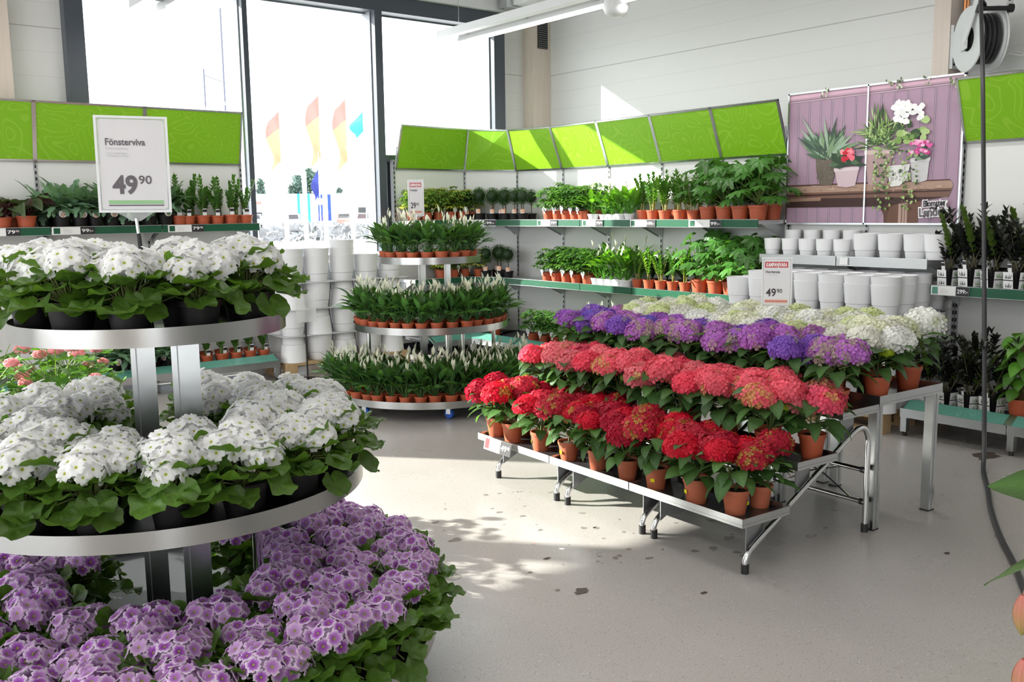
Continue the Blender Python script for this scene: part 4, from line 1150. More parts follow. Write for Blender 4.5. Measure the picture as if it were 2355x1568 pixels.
v = P1 - P0; b.add([P0, P1, P1 + EZ * 0.2, P0 + EZ * 0.14, P0 + RN * .012, P1 + RN * .012, P1 + EZ * 0.2 + RN * .012, P0 + EZ * .14 + RN * .012], [(0, 1, 2, 3), (7, 6, 5, 4), (0, 4, 5, 1), (1, 5, 6, 2), (2, 6, 7, 3), (3, 7, 4, 0)], 'reel_white')
for zz in (2.56, 2.82): b.lathe([(0.0001, 0), (0.009, 0), (0.009, 0.006), (0.0001, 0.007)], 'slot_black', 8, (7.19, 3.653, zz), R_=rotx(PI / 2))
b.build('wall_bracket', t, smooth=False)
for k in (0.118, -0.118):
    b = MB(); a0 = RC + RN * k - EZ * 0.03; a1 = RC + RN * k - RT * 0.17 + EZ * 0.22; d_ = (a1 - a0) / np.linalg.norm(a1 - a0); s_ = np.cross(RN, d_)
    b.obox(a0 - s_ * 0.03, d_ * 0.34, s_ * 0.06, RN * 0.010, 'reel_white'); b.build('guide_arm', t, smooth=False)
b = MB()
for dz in (0.255, 0.175):
    o_ = RC - RT * 0.185 + EZ * dz
    b.tube([o_ + RN * 0.125, o_ + RN * 0.10, o_ + RN * 0.095, o_ - RN * 0.095, o_ - RN * 0.10, o_ - RN * 0.125], [0.03, 0.03, 0.016, 0.016, 0.03, 0.03], 'rubber_black', 12)
b.build('roller_guide', t)
t2 = MB()
pts = [RC + RN * 0.03 + EZ * 0.17, RC + RN * 0.03 - RT * 0.10 + EZ * 0.21]
HOSE = [(7.53, 2.925), (7.42, 2.90), (7.10, 2.70), (6.78, 2.40), (6.62, 2.0), (6.52, 1.5), (6.42, 1.0), (6.28, 0.60), (6.10, 0.26), (5.92, 0.08), (5.76, 0.016)]
for D, z in HOSE:
    q = away(2222 + 23.5 * (2.95 - z), D, z); pts.append(q)
for p in ((4.935, 2.208), (4.59, 2.03), (4.25, 1.834), (3.974, 1.656), (3.706, 1.497), (3.3, 1.26), (2.9, 1.05)): pts.append(A3(*p, 0.014))
def smooth_path(P, n=6):
    P = np.array(P); out = []
    for i in range(len(P) - 1):
        a, b_, c, d = P[max(i - 1, 0)], P[i], P[i + 1], P[min(i + 2, len(P) - 1)]
        for k in range(n):
            s = k / n; out.append(0.5 * ((2 * b_) + (c - a) * s + (2 * a - 5 * b_ + 4 * c - d) * s * s + (3 * b_ - a - 3 * c + d) * s ** 3))
    out.append(P[-1]); return out
t2.tube(smooth_path(pts), 0.0135, 'hose_black', 10)
tag(t2.build('garden_hose'), 'black hose hanging from the reel and trailing along the floor', 'hose')
for k, x in enumerate((7.30, 7.345)):
    b = MB(); b.tube([(x, 3.645, 0.0), (x, 3.645, CEIL)], 0.011, 'copper', 8); tag(b.build('copper_pipe'), ('copper pipe beside the timber column, nearer the column face', 'copper pipe behind the hose reel, nearer the white wall')[k], 'pipe', 'copper pipes')
b = MB(); b.tube(smooth_path([A3(7.15, 3.30, 2.62), A3(7.2, 3.22, 2.60), A3(7.22, 3.16, 2.58), A3(7.2, 3.17, 2.565), A3(7.16, 3.24, 2.585)]), 0.005, 'lamp_white', 6)
tag(b.build('cable_loop'), 'short loop of pale cable behind the hose reel', 'cable')
# ================================================================== round tiered displays
def display(c, tiers, label, columns, tubes, castors):
    """tiers: (radius, rim top height) from the top down"""
    t = thing('tiered_display_stand', (c[0], c[1], 0), label, 'display stand', 'round three-tier plant stands')
    for k, (r, zt) in enumerate(tiers):
        b = MB(); b.lathe([(0.0001, zt - 0.046), (r - 0.004, zt - 0.046), (r - 0.004, zt - 0.040), (0.0001, zt - 0.040)], 'tray_felt' if k else 'tray_wet', 72, (c[0], c[1], 0)); tr = b.build('tray', t)
        b = MB(); b.lathe([(r - 0.004, zt - 0.052), (r, zt - 0.052), (r, zt), (r - 0.004, zt), (r - 0.004, zt - 0.052)], 'brushed_rim', 96, (c[0], c[1], 0)); b.build('rim', tr)
    d = A3(c[0], c[1], 0); d /= np.linalg.norm(d); rt = A3(d[1], -d[0], 0)
    for a, e, w in columns:
        o = A3(c[0], c[1], 0) + rt * a + d * e
        for z0, z1 in ((tiers[2][1] - 0.04, tiers[1][1] - 0.05), (tiers[1][1] - 0.04, tiers[0][1] - 0.05)):
            b = MB(); b.obox(o - rt * w / 2 - d * 0.03 + EZ * z0, rt * w, d * 0.06, EZ * (z1 - z0), 'galvanised'); b.obox(o - rt * w * 0.30 - d * 0.032 + EZ * z0, rt * 0.004, d * 0.003, EZ * (z1 - z0), 'rack_steel'); b.build('column', t, smooth=False)
    for a, e in tubes:
        o = A3(c[0], c[1], 0) + rt * a + d * e
        b = MB(); b.tube([o + EZ * (tiers[2][1] - 0.04), o + EZ * (tiers[1][1] - 0.05)], 0.016, 'chrome', 14); b.build('support_tube', t)
    zb = tiers[2][1] - 0.05
    b = MB()
    for a in (0, PI / 2): b.obox(A3(c[0], c[1], zb - 0.03) + A3(math.cos(a), math.sin(a), 0) * -0.7 + A3(-math.sin(a), math.cos(a), 0) * -0.02, A3(math.cos(a), math.sin(a), 0) * 1.4, A3(-math.sin(a), math.cos(a), 0) * 0.04, EZ * 0.028, 'rack_steel')
    b.build('base_frame', t, smooth=False)
    for a, e in castors:
        o = A3(c[0], c[1], 0) + rt * a + d * e
        cs = MB(); cs.box((o[0] - 0.018, o[1] - 0.018, 0.035), (o[0] + 0.018, o[1] + 0.018, zb - 0.02), 'galvanised', 0.4, o); co = cs.build('castor', t, smooth=False)
        wv = MB(); wv.lathe([(0.0001, -0.014), (0.034, -0.014), (0.038, -0.008), (0.038, 0.008), (0.034, 0.014), (0.0001, 0.014)], 'caster_blue', 18, (o[0], o[1], 0.038), R_=rotz(0.4) @ roty(PI / 2)); wv.build('wheel', co)
    return t
NEAR, FAR = A3(0.909, 2.943), A3(4.53, 5.85)
_a = YAW + math.atan((990 - 1177.5) / FPX); FAR = A3(7.4 * math.sin(_a), 7.4 * math.cos(_a))
NT = [(0.40, 1.20), (0.625, 0.71), (0.85, 0.195)]
FT = [(0.40, 1.165), (0.61, 0.66), (0.80, 0.150)]
display(NEAR, NT, 'near round three-tier steel stand full of white and purple primulas', [(-0.035, 0.10, 0.072), (0.088, -0.03, 0.082)], [(0.27, -0.10), (0.50, 0.28), (0.545, 0.30), (-0.42, 0.30)], [(-0.5, 0.5), (0.5, 0.5), (0.5, -0.5), (-0.5, -0.5)])
display(FAR, FT, 'far round three-tier steel stand full of flowering peace lilies', [(-0.06, 0.08, 0.06), (0.14, -0.02, 0.05)], [(-0.49, 0.0), (0.12, -0.36), (0.24, -0.30), (0.50, 0.05)], [(0.12, -0.66), (-0.5, -0.5), (0.55, 0.1), (-0.2, 0.6)])

def rings(c, zfloor, specs, kind, name, text, cat, group, scale=1.0, skew=0.0, gapfn=None):
    """specs: (radius, count, keep-limit, ring words); ring plants are worded left to right as seen"""
    d = c / np.linalg.norm(c)
    for r, n, lim, words_ in specs:
        spots = []
        for k in range(n):
            a = 2 * PI * (k + 0.5 * (r > 0.5)) / n + skew
            e = A3(math.cos(a), math.sin(a))
            if float(-(e @ d)) < lim: continue
            if gapfn and gapfn(c + e * r): continue
            front = float(-(e @ d)) > -0.05
            p = c + e * (r + R(-0.01, 0.006)) + A3(R(-.008, .008), R(-.008, .008))
            spots.append((front, p))
        for fr in (True, False):
            grp = sorted([p for f, p in spots if f == fr], key=lambda p: img_x((p[0], p[1], zfloor)))
            for i, p in enumerate(grp):
                plant(kind, name, (p[0], p[1], zfloor), f'{text}, {words_} {"front" if fr else "back"}, {ordw(i + 1)} from left', cat, group, scale=scale)

def nocol(p):
    q = p - NEAR; return abs(q[0]) < 0.13 and abs(q[1]) < 0.13
rings(NEAR, NT[0][1] - 0.04, [(0.322, 11, -0.99, 'rim ring'), (0.15, 4, -0.99, 'inner ring')], 'white_primula', 'potted_primula', 'white primula on near stand top tray', 'potted primula', 'white primulas on the top tray', 1.0, 0.25)
rings(NEAR, NT[1][1] - 0.04, [(0.535, 18, -0.99, 'rim ring'), (0.35, 11, -0.99, 'inner ring')], 'white_primula', 'potted_primula', 'white primula on near stand middle tray', 'potted primula', 'white primulas on the middle tray', 1.0, 0.1)
rings(NEAR, NT[2][1] - 0.04, [(0.765, 25, -0.75, 'rim ring'), (0.585, 18, -0.8, 'middle ring'), (0.40, 12, -0.8, 'inner ring')], 'purple_primula', 'potted_primula', 'purple primula on near stand bottom tray', 'potted primula', 'purple primulas on the bottom tray', 1.0, 0.05)
rings(FAR, FT[0][1] - 0.04, [(0.345, 20, -0.3, 'rim ring'), (0.235, 12, -0.2, 'inner ring')], 'peace_lily', 'potted_peace_lily', 'peace lily on far stand top tray', 'potted peace lily', 'peace lilies on the top tray')
rings(FAR, FT[1][1] - 0.04, [(0.555, 32, -0.25, 'rim ring'), (0.445, 25, -0.2, 'second ring'), (0.335, 17, 0.0, 'inner ring')], 'peace_lily', 'potted_peace_lily', 'peace lily on far stand middle tray', 'potted peace lily', 'peace lilies on the middle tray')
rings(FAR, FT[2][1] - 0.04, [(0.745, 43, -0.25, 'rim ring'), (0.635, 36, -0.2, 'second ring'), (0.525, 28, -0.2, 'third ring'), (0.41, 20, 0.0, 'inner ring')], 'peace_lily', 'potted_peace_lily', 'peace lily on far stand bottom tray', 'potted peace lily', 'peace lilies on the bottom tray')

# ------------------------------------------------------------------ stepped racks and tables of hydrangeas
HO, HA = A3(3.049, 2.323, 0), math.radians(-2.7)
HU, HV = A3(math.cos(HA), math.sin(HA), 0), A3(-math.sin(HA), math.cos(HA), 0)
H = lambda u, v, z: HO + HU * u + HV * v + EZ * z
RACKV = [((0.0, 0.535), (-0.03, 0.645)), ((0.612, 1.165), (0.650, 1.245)), ((1.255, 1.787), (1.25, 1.91))]
RWORD = ['nearest the camera, at the right end', 'in the middle of the row', 'at the left end carrying the price label']
def tray(u0, u1, v0, v1, z, lip, t, name='tray'):
    b = MB(); th = 0.0015
    b.obox(H(u0, v0, z), HU * (u1 - u0), HV * (v1 - v0), EZ * th, 'tray_wet')
    for o, a, bb in ((H(u0, v0, z - .012), HU * (u1 - u0), HV * 0.003), (H(u0, v1 - .003, z - .012), HU * (u1 - u0), HV * 0.003), (H(u0, v0, z - .012), HU * 0.003, HV * (v1 - v0)), (H(u1 - .003, v0, z - .012), HU * 0.003, HV * (v1 - v0))):
        b.obox(o, a, bb, EZ * (lip + .012), 'galvanised')
    return b.build(name, t, smooth=False)
for (fv, tv), wd_ in zip(RACKV, RWORD):
    t = thing('stepped_plant_rack', H(0, fv[0], 0), f'three-step chrome plant rack {wd_}', 'plant rack', 'stepped hydrangea racks')
    for v in fv:
        b = MB(); path = smooth_path([H(0, v, 0.03), H(0.0, v, 0.055), H(0.018, v, 0.085), H(0.06, v, 0.115)], 4) + smooth_path([H(0.66, v, 0.458), H(0.745, v, 0.500), H(0.80, v, 0.497), H(0.832, v, 0.45), H(0.835, v, 0.40)], 4) + [H(0.833, v, 0.03)]
        b.tube(path, 0.0130, 'chrome', 12); lo = b.build('leg_frame', t)
        for u in (0.0, 0.833):
            f = MB(); f.tube([H(u, v, 0.0), H(u, v, 0.040)], 0.0165, 'rubber_black', 12); f.build('foot_cap', lo)
        vv = v + (0.016 if v == fv[0] else -0.020)
        for u0, u1, zt, sl in ((0.022, 0.125, 0.224, 0), (0.335, 0.432, 0.402, 0), (0.640, 0.740, 0.580, 0)):
            b = MB(); zz = lambda u: 0.115 + (u - 0.06) * 0.572
            b.add([H(u0, vv, zz(u0) - .01), H(u1, vv, zz(u1) - .02), H(u1, vv, zt), H(u0, vv, zt), H(u0, vv + .004, zz(u0) - .01), H(u1, vv + .004, zz(u1) - .02), H(u1, vv + .004, zt), H(u0, vv + .004, zt)],
                  [(0, 1, 2, 3), (7, 6, 5, 4), (0, 4, 5, 1), (1, 5, 6, 2), (2, 6, 7, 3), (3, 7, 4, 0)], 'rack_steel'); b.build('support_plate', t, smooth=False)
    for z in (0.140, 0.292):
        b = MB(); b.tube([H(0.833, fv[0], z), H(0.833, fv[1], z)], 0.0115, 'chrome', 10); co = b.build('crossbar', t)
        for v in (fv[0] + .014, fv[1] - .03):
            g = MB(); g.tube([H(0.833, v, z), H(0.833, v + .016, z)], 0.0145, 'rubber_black', 10); g.build('end_collar', co)
    for s in (0, 1):
        b = MB(); a0, a1 = (fv[0] + 0.12, fv[1] - 0.03) if s else (fv[1] - 0.12, fv[0] + 0.03)
        b.tube([H(0.833, a0, 0.29), H(0.833, (a0 + a1) / 2, 0.225), H(0.833, a1 if 0 else (a1 + a0) / 2 + (a1 - a0) * .35, 0.15)], 0.004, 'chrome', 6); b.build('brace_rod', t)
    tray(-0.055, 0.245, tv[0], tv[1], 0.223, 0.026, t); tray(0.285, 0.565, tv[0], tv[1], 0.404, 0.024, t); tray(0.590, 0.862, tv[0], tv[1], 0.582, 0.024, t)
TABV = [(-0.03, 0.575), (0.580, 1.185), (1.19, 1.795)]
for (v0, v1), wd_ in zip(TABV, ('nearest the camera', 'in the middle', 'at the left end, mostly hidden')):
    t = thing('plant_table', H(0.88, v0 + 0.03, 0), f'square-legged steel table behind the racks, {wd_}', 'table', 'tables of white hydrangeas')
    tray(0.866, 1.392, v0, v1, 0.606, 0.036, t, 'tray_top')
    for u in (0.868, 1.338):
        for v in (v0 + 0.012, v1 - 0.062):
            b = MB(); b.obox(H(u, v, 0.004), HU * 0.045, HV * 0.045, EZ * 0.598, 'galvanised'); b.obox(H(u + .018, v - .0015, 0.004), HU * 0.009, HV * 0.002, EZ * 0.598, 'rack_steel'); lo = b.build('leg', t, smooth=False)
            f = MB(); f.obox(H(u - .002, v - .002, 0), HU * 0.049, HV * 0.049, EZ * 0.006, 'rubber_black'); f.build('foot_cap', lo, smooth=False)

def hyd_row(kind, u, vs, z, text, group, scale=1.0):
    pts_ = [H(u + R(-.012, .012), v + R(-.02, .02), z) for v in vs]
    pts_.sort(key=lambda p: img_x(p))
    n = len(pts_)
    for i, p in enumerate(pts_):
        plant('hydrangea_' + kind, 'potted_hydrangea', p, f'{text}, {ordw(i + 1)} from the left', 'potted hydrangea', group, scale=scale)
hyd_row('red', 0.045, [0.08, 0.30, 0.56, 0.77, 0.99, 1.18, 1.43, 1.69, 1.86], 0.225, 'red hydrangea in clay pot, lowest step, front row', 'red hydrangeas on the lowest step', 0.93)
hyd_row('red', 0.190, [0.10, 0.45, 0.66, 0.88, 1.09, 1.30, 1.56, 1.78], 0.225, 'red hydrangea in clay pot, lowest step, rear row', 'red hydrangeas on the lowest step', 0.93)
hyd_row('pink', 0.345, [0.20, 0.43, 0.66, 0.90, 1.13, 1.36, 1.59, 1.82], 0.406, 'pink hydrangea in clay pot, second step, front row', 'pink hydrangeas on the second step')
hyd_row('pink', 0.495, [0.06, 0.30, 0.54, 0.78, 1.01, 1.24, 1.47, 1.70, 1.85], 0.406, 'pink hydrangea in clay pot, second step, rear row', 'pink hydrangeas on the second step')
hyd_row('purple', 0.645, [0.04, 0.27, 0.50, 0.73, 0.96, 1.19, 1.42, 1.65, 1.84], 0.584, 'purple hydrangea in clay pot, third step, front row', 'purple hydrangeas on the third step')
hyd_row('purple', 0.785, [0.16, 0.38, 0.60, 0.84, 1.07, 1.30, 1.54, 1.76], 0.584, 'purple hydrangea in clay pot, third step, rear row', 'purple hydrangeas on the third step')
for u, off, wd_ in ((0.945, 0.0, 'front row'), (1.12, 0.10, 'middle row'), (1.295, 0.03, 'rear row')):
    hyd_row('white', u, [0.06 + off + 0.225 * k for k in range(8) if 0.06 + off + 0.225 * k < 1.77], 0.608, f'white hydrangea on the steel tables, {wd_}', 'white hydrangeas on the tables')
# price label on the lowest tray
o = H(-0.088, 1.80, 0.182); price(o, -HV, 0.25, '49', '90', 'bent price label 49.90 on the lowest hydrangea tray', h=0.072, split=0.62, pic='ink_red', ey=(EZ * 0.97 + HU * 0.20) / np.linalg.norm(EZ * 0.97 + HU * 0.20))

# ------------------------------------------------------------------ sign stands
def sign(name, base, top, plate_o, ex, ey, w, h, draw, label, base_disc=0.0, clear_base=True):
    base, top, plate_o, ex, ey = (np.asarray(q, float) for q in (base, top, plate_o, ex, ey))
    t = thing(name, base, label, 'price sign')
    en = np.cross(ex, ey)
    b = MB(); b.tube([base, base + (top - base) * 0.88], 0.0062, 'rubber_black', 10); po = b.build('pole', t)
    b = MB(); b.tube([base + (top - base) * 0.88, top + (top - base) / np.linalg.norm(top - base) * 0.005], 0.0048, 'chrome', 10); b.build('pole_tip', po)
    if base_disc:
        b = MB(); b.lathe([(0.0001, 0), (base_disc, 0), (base_disc, 0.006), (0.012, 0.012), (0.0001, 0.012)], 'rubber_black', 28, base); b.build('base', t)
    b = MB(); m_ = 0.010
    card(b, plate_o - ex * m_ - ey * m_ - en * 0.004, ex, ey, w + 2 * m_, h + 2 * m_, 'clear_plastic', corner=0.016, thick=0.003)
    fr = 0.007
    for o_, w_, h_ in ((plate_o - ex * m_ - ey * m_, w + 2 * m_, fr), (plate_o - ex * m_ + ey * (h + m_ - fr), w + 2 * m_, fr), (plate_o - ex * m_ - ey * (m_ - fr), fr, h + 2 * m_ - 2 * fr), (plate_o + ex * (w + m_ - fr) - ey * (m_ - fr), fr, h + 2 * m_ - 2 * fr)):
        card(b, o_, ex, ey, w_, h_, 'lamp_white', 0.004, thick=0.008)
    mid = plate_o + ex * w / 2 - ey * m_
    b.add([mid - ex * .05 - en * .003, mid + ex * .05 - en * .003, mid + ex * .012 - ey * .025 - en * .003, mid - ex * .012 - ey * .025 - en * .003], [(0, 3, 2, 1)], 'clear_plastic')
    b.build('frame', t, smooth=False)
    b = MB(); card(b, plate_o, ex, ey, w, h, 'white_card', 0.001, corner=0.010, thick=0.001); c_ = b.build('card', t, smooth=False)
    for nm_, f_ in draw:
        b = MB(); f_(b, plate_o + en * 0.001, ex, ey, w, h); b.build(nm_, c_, smooth=False)
    return t
PP = lambda o, ex, ey, w, h: (lambda x, y: o + ex * w * x + ey * h * y)
def big_name(b, o, ex, ey, w, h):
    P = PP(o, ex, ey, w, h)
    write(b, 'Fönsterviva', P(0.10, 0.715), ex, ey, 0.019, 'ink_grey', 0.02, w * 0.60)
def big_small(b, o, ex, ey, w, h):
    P = PP(o, ex, ey, w, h)
    write(b, 'Primula obconica', P(0.10, 0.665), ex, ey, 0.0065, 'card_grey', 0.0, w * 0.33)
    write(b, 'Finns i många färger.', P(0.11, 0.615), ex, ey, 0.0058, 'card_grey', 0.0, w * 0.31); write(b, 'Håll jorden lätt fuktig.', P(0.11, 0.585), ex, ey, 0.0058, 'card_grey', 0.0, w * 0.33)
def big_price(b, o, ex, ey, w, h):
    P = PP(o, ex, ey, w, h)
    write(b, '49', P(0.17, 0.18), ex, ey, 0.050, 'ink_grey', 0.035, w * 0.38); write(b, '90', P(0.57, 0.285), ex, ey, 0.024, 'ink_grey', 0.015, w * 0.20)
def big_bars(b, o, ex, ey, w, h):
    P = PP(o, ex, ey, w, h)
    for y, hh, m in ((0.085, 0.012, 'ink_green'), (0.062, 0.016, 'ink_green'), (0.036, 0.014, 'ink_grey')): card(b, P(0.10, y), ex, ey, w * 0.84, h * hh, m, 0.0008)
draw_big = [('name_lettering', big_name), ('small_lettering', big_small), ('price_lettering', big_price), ('colour_bars', big_bars)]
def draw_kamp(name, sub, a, c):
    def banner(b, o, ex, ey, w, h):
        P = PP(o, ex, ey, w, h); card(b, P(0.05, 0.82), ex, ey, w * 0.86, h * 0.125, 'ink_red', 0.0006)
        write(b, 'KAMPANJVARA', P(0.48, 0.842), ex, ey, h * 0.082, 'ink_white', 0.03, w * 0.78, align='c', shear=0.15)
    def names(b, o, ex, ey, w, h):
        P = PP(o, ex, ey, w, h); write(b, name, P(0.08, 0.70), ex, ey, h * 0.060, 'ink_dark', 0.012, w * 0.53); write(b, sub, P(0.08, 0.655), ex, ey, h * 0.022, 'card_grey', 0, w * 0.42)
    def prices(b, o, ex, ey, w, h):
        P = PP(o, ex, ey, w, h); write(b, a, P(0.10, 0.20), ex, ey, h * 0.165, 'ink_dark', 0.02, w * 0.38); write(b, c, P(0.51, 0.272), ex, ey, h * 0.088, 'ink_dark', 0.01, w * 0.20)
    def bars(b, o, ex, ey, w, h):
        P = PP(o, ex, ey, w, h)
        for y, m in ((0.105, 'ink_sand'), (0.080, 'ink_red'), (0.055, 'ink_sand')): card(b, P(0.06, y), ex, ey, w * 0.85, h * 0.018, m, 0.0006)
    return [('campaign_banner', banner), ('name_lettering', names), ('price_lettering', prices), ('colour_bars', bars)]
TL, TR, BR, BL = A3(0.763, 2.901, 1.787), A3(0.951, 2.845, 1.7835), A3(0.959, 2.8425, 1.513), A3(0.772, 2.899, 1.5116)
# plate of 0.23 m width turned a little and leaning, as it stands in its tray
k_ = 0.0
ex_ = (TR - TL) + (BR - BL); ex_ /= np.linalg.norm(ex_); ey_ = (TL - BL) + (TR - BR); ey_ -= ex_ * (ey_ @ ex_); ey_ /= np.linalg.norm(ey_)
ctr = (TL + TR + BR + BL) / 4; W_, H_ = 0.180, 0.258
sign('sign_stand', (0.885, 2.87, NT[0][1] - 0.04), ctr - ey_ * (H_ / 2 + 0.032), ctr - ex_ * W_ / 2 - ey_ * H_ / 2, ex_, ey_, W_, H_, draw_big, 'large clear-framed price sign 49.90 standing among white primulas')
ex_ = A3(0.0855, -0.1183, 0); ex_ /= np.linalg.norm(ex_)
po_ = A3(4.334, 3.221, 0.962)
sign('sign_stand', H(1.33, 0.90, 0.608) * [0, 0, 1] + A3(4.384, 3.153, 0), (4.384, 3.153, 0.95), po_, ex_, EZ, 0.143, 0.256, draw_kamp('Hortensia', 'Hydrangea macrophylla', '49', '90'), 'red-topped campaign sign Hortensia 49.90 above the white hydrangeas')
ex_ = A3(0.088, -0.049, 0); ex_ /= np.linalg.norm(ex_)
_c = FAR
_p = A3(3.836, 6.093, 0); _s = np.linalg.norm(FAR) / 7.2; _p = _p * _s
sign('sign_stand', (*(_p[:2] + ex_[:2] * 0.052), FT[0][1] - 0.04), (*(_p[:2] + ex_[:2] * 0.052), 1.475), (*_p[:2], 1.480), ex_, EZ, 0.104, 0.262, draw_kamp('Fredskalla', 'Spathiphyllum', '29', '90'), 'narrow campaign sign 29.90 standing among the peace lilies, top tray')
t = thing('display_pole', (3.742, 7.75, 0), 'thin black pole with round base before the left planters', 'sign pole')
b = MB(); b.lathe([(0.0001, 0), (0.14, 0), (0.14, 0.008), (0.012, 0.016), (0.0001, 0.016)], 'rubber_black', 32, (3.742, 7.75, 0)); b.build('base', t)
b = MB(); b.tube([(3.742, 7.75, 0.01), (3.742, 7.75, 0.52)], 0.008, 'rubber_black', 10); b.build('pole', t)
b = MB(); card(b, A3(3.65, 7.745, 0.53), EX, EZ, 0.20, 0.27, 'clear_plastic', thick=0.003); b.build('holder', t, smooth=False)

# ------------------------------------------------------------------ plants on the wall shelves
def row(kind, name, pts_, text, cat, group, scale=1.0, rot=None, skip=()):
    pts_ = sorted(pts_, key=lambda p: img_x(p))
    for i, p in enumerate(pts_):
        plant(kind, name, p, f'{text}, {ordw(i + 1)} from left', cat, group, scale=scale, rot=None if rot is None else rot + R(-.25, .25), skip=skip)
y1, y2 = 8.27, 8.43
row('calathea', 'potted_calathea', [(x, y1, ZA) for x in (1.46, 1.63)] + [(x, y2, ZA) for x in (1.38, 1.56)], 'calathea with maroon undersides on left shelf', 'potted calathea', 'calatheas on the left shelf', 1.1)
row('blue_fern', 'potted_fern', [(x, y1, ZA) for x in (1.89, 2.03, 2.15, 2.28, 2.41, 2.58, 2.72)], 'blue-green fern in black pot, left shelf front row', 'potted fern', 'blue-green ferns on the left shelf', 1.1, 0.0)
row('blue_fern', 'potted_fern', [(x, y2, ZA) for x in (1.80, 1.98, 2.16, 2.36, 2.56, 2.70)], 'blue-green fern in black pot, left shelf rear row', 'potted fern', 'blue-green ferns on the left shelf', 1.15, 0.0, ('plant_tag',))
row('zz_small', 'potted_zz_plant', [(x, y1, ZA) for x in (2.84, 2.92, 3.05, 3.18, 3.31, 3.45)], 'short upright zz plant, left shelf front row', 'potted zz plant', 'zz plants on the left shelf', 1.22, 0.0)
row('zz_small', 'potted_zz_plant', [(x, y2, ZA) for x in (2.88, 3.01, 3.14, 3.27, 3.42)], 'short upright zz plant, left shelf rear row', 'potted zz plant', 'zz plants on the left shelf', 1.22, 0.0, ('plant_tag',))
row('blue_fern', 'potted_fern', [(x, y, 0.2) for x, y in ((2.16, 8.08), (2.32, 8.08), (2.48, 8.08), (2.62, 8.08), (2.24, 8.28), (2.42, 8.28), (2.58, 8.28))], 'blue-green fern on the low left deck', 'potted fern', 'blue-green ferns on the low deck', 1.0)
row('zz_small', 'potted_zz_plant', [(x, 8.07, 0.2) for x in (2.80, 2.94, 3.08, 3.21, 3.34, 3.47)], 'zz plant on the low left deck, front row', 'potted zz plant', 'zz plants on the low deck', 1.15, 0.0)
row('zz_small', 'potted_zz_plant', [(x, 8.25, 0.2) for x in (2.86, 3.00, 3.14, 3.28, 3.42)], 'zz plant on the low left deck, rear row', 'potted zz plant', 'zz plants on the low deck', 1.2, 0.0, ('plant_tag',))

row('scheff_gold', 'potted_umbrella_tree', [(x, 8.27, ZA) for x in (5.27, 5.42, 5.57, 5.72, 5.86, 6.0)], 'gold-tipped umbrella tree on window bay shelf, front row', 'potted umbrella tree', 'gold umbrella trees on the window shelf', 1.12, 0.3)
row('scheff_gold', 'potted_umbrella_tree', [(x, 8.44, ZA) for x in (5.34, 5.50, 5.65, 5.80, 5.95)], 'gold-tipped umbrella tree on window bay shelf, rear row', 'potted umbrella tree', 'gold umbrella trees on the window shelf', 1.18, 0.3, ('plant_tag',))
row('scheff_gold', 'potted_umbrella_tree', [(x, y, 0.80) for x, y in ((5.60, 8.28), (5.75, 8.28), (5.90, 8.28), (6.0, 8.16), (5.68, 8.44), (5.85, 8.44))], 'gold-tipped umbrella tree on the lower window bay shelf', 'potted umbrella tree', 'gold umbrella trees on the lower shelf', 1.1, 0.3)
def cor(s, o, z, seg=0):
    d, n, L = run_frame(Q[1 + seg], Q[2 + seg]); return (*(Q[1 + seg] + d * s + n * o), z)
row('topiary', 'potted_topiary', [cor(0.19, 0.30, ZB), cor(0.34, 0.31, ZB), cor(0.49, 0.31, ZB), cor(0.60, 0.28, ZB), cor(0.14, 0.29, ZB, 1), cor(0.30, 0.30, ZB, 1), cor(0.43, 0.30, ZB, 1)], 'ball-clipped topiary in black pot, upper corner shelf front', 'potted topiary', 'topiaries on the upper corner shelf', 1.0, -0.9)
row('topiary', 'potted_topiary', [cor(0.25, 0.14, ZB), cor(0.42, 0.14, ZB), cor(0.56, 0.14, ZB), cor(0.22, 0.14, ZB, 1), cor(0.38, 0.14, ZB, 1)], 'ball-clipped topiary in black pot, upper corner shelf rear', 'potted topiary', 'topiaries on the upper corner shelf', 1.0, -0.9, ('plant_tag',))
row('topiary', 'potted_topiary', [cor(0.40, 0.30, 0.80), cor(0.57, 0.29, 0.80), cor(0.16, 0.28, 0.80, 1), cor(0.46, 0.14, 0.80)], 'ball-clipped topiary in black pot, lower corner shelf', 'potted topiary', 'topiaries on the lower corner shelf', 1.0, -0.9)
xf, xr = 6.125, 6.30
rot_ = -PI / 2
row('scheff_green', 'potted_umbrella_tree', [(xf, y, ZB) for y in (7.14, 7.0, 6.87, 6.75, 6.64)], 'dark green umbrella tree, upper long shelf, front row', 'potted umbrella tree', 'green umbrella trees on the upper shelf', 1.15, rot_)
row('scheff_green', 'potted_umbrella_tree', [(xr, y, ZB) for y in (7.15, 7.02, 6.88, 6.74, 6.61)], 'dark green umbrella tree, upper long shelf, rear row', 'potted umbrella tree', 'green umbrella trees on the upper shelf', 1.22, rot_, ('plant_tag',))
row('lily_white_pot', 'potted_peace_lily', [(xf, y, ZB) for y in (6.50, 6.35, 6.24, 6.13, 6.02)], 'bright peace lily in white pot, upper shelf front', 'potted peace lily', 'peace lilies in white pots, upper shelf', 0.95)
row('lily_white_pot', 'potted_peace_lily', [(xr, y, ZB) for y in (6.46, 6.33, 6.20, 6.07)], 'bright peace lily in white pot, upper shelf rear', 'potted peace lily', 'peace lilies in white pots, upper shelf', 1.05)
row('zz_tall', 'potted_zz_plant', [(xf, y, ZB) for y in (5.86, 5.74, 5.60, 5.43, 5.28)], 'tall glossy zz plant, upper long shelf, front row', 'potted zz plant', 'tall zz plants on the upper shelf', 1.0)
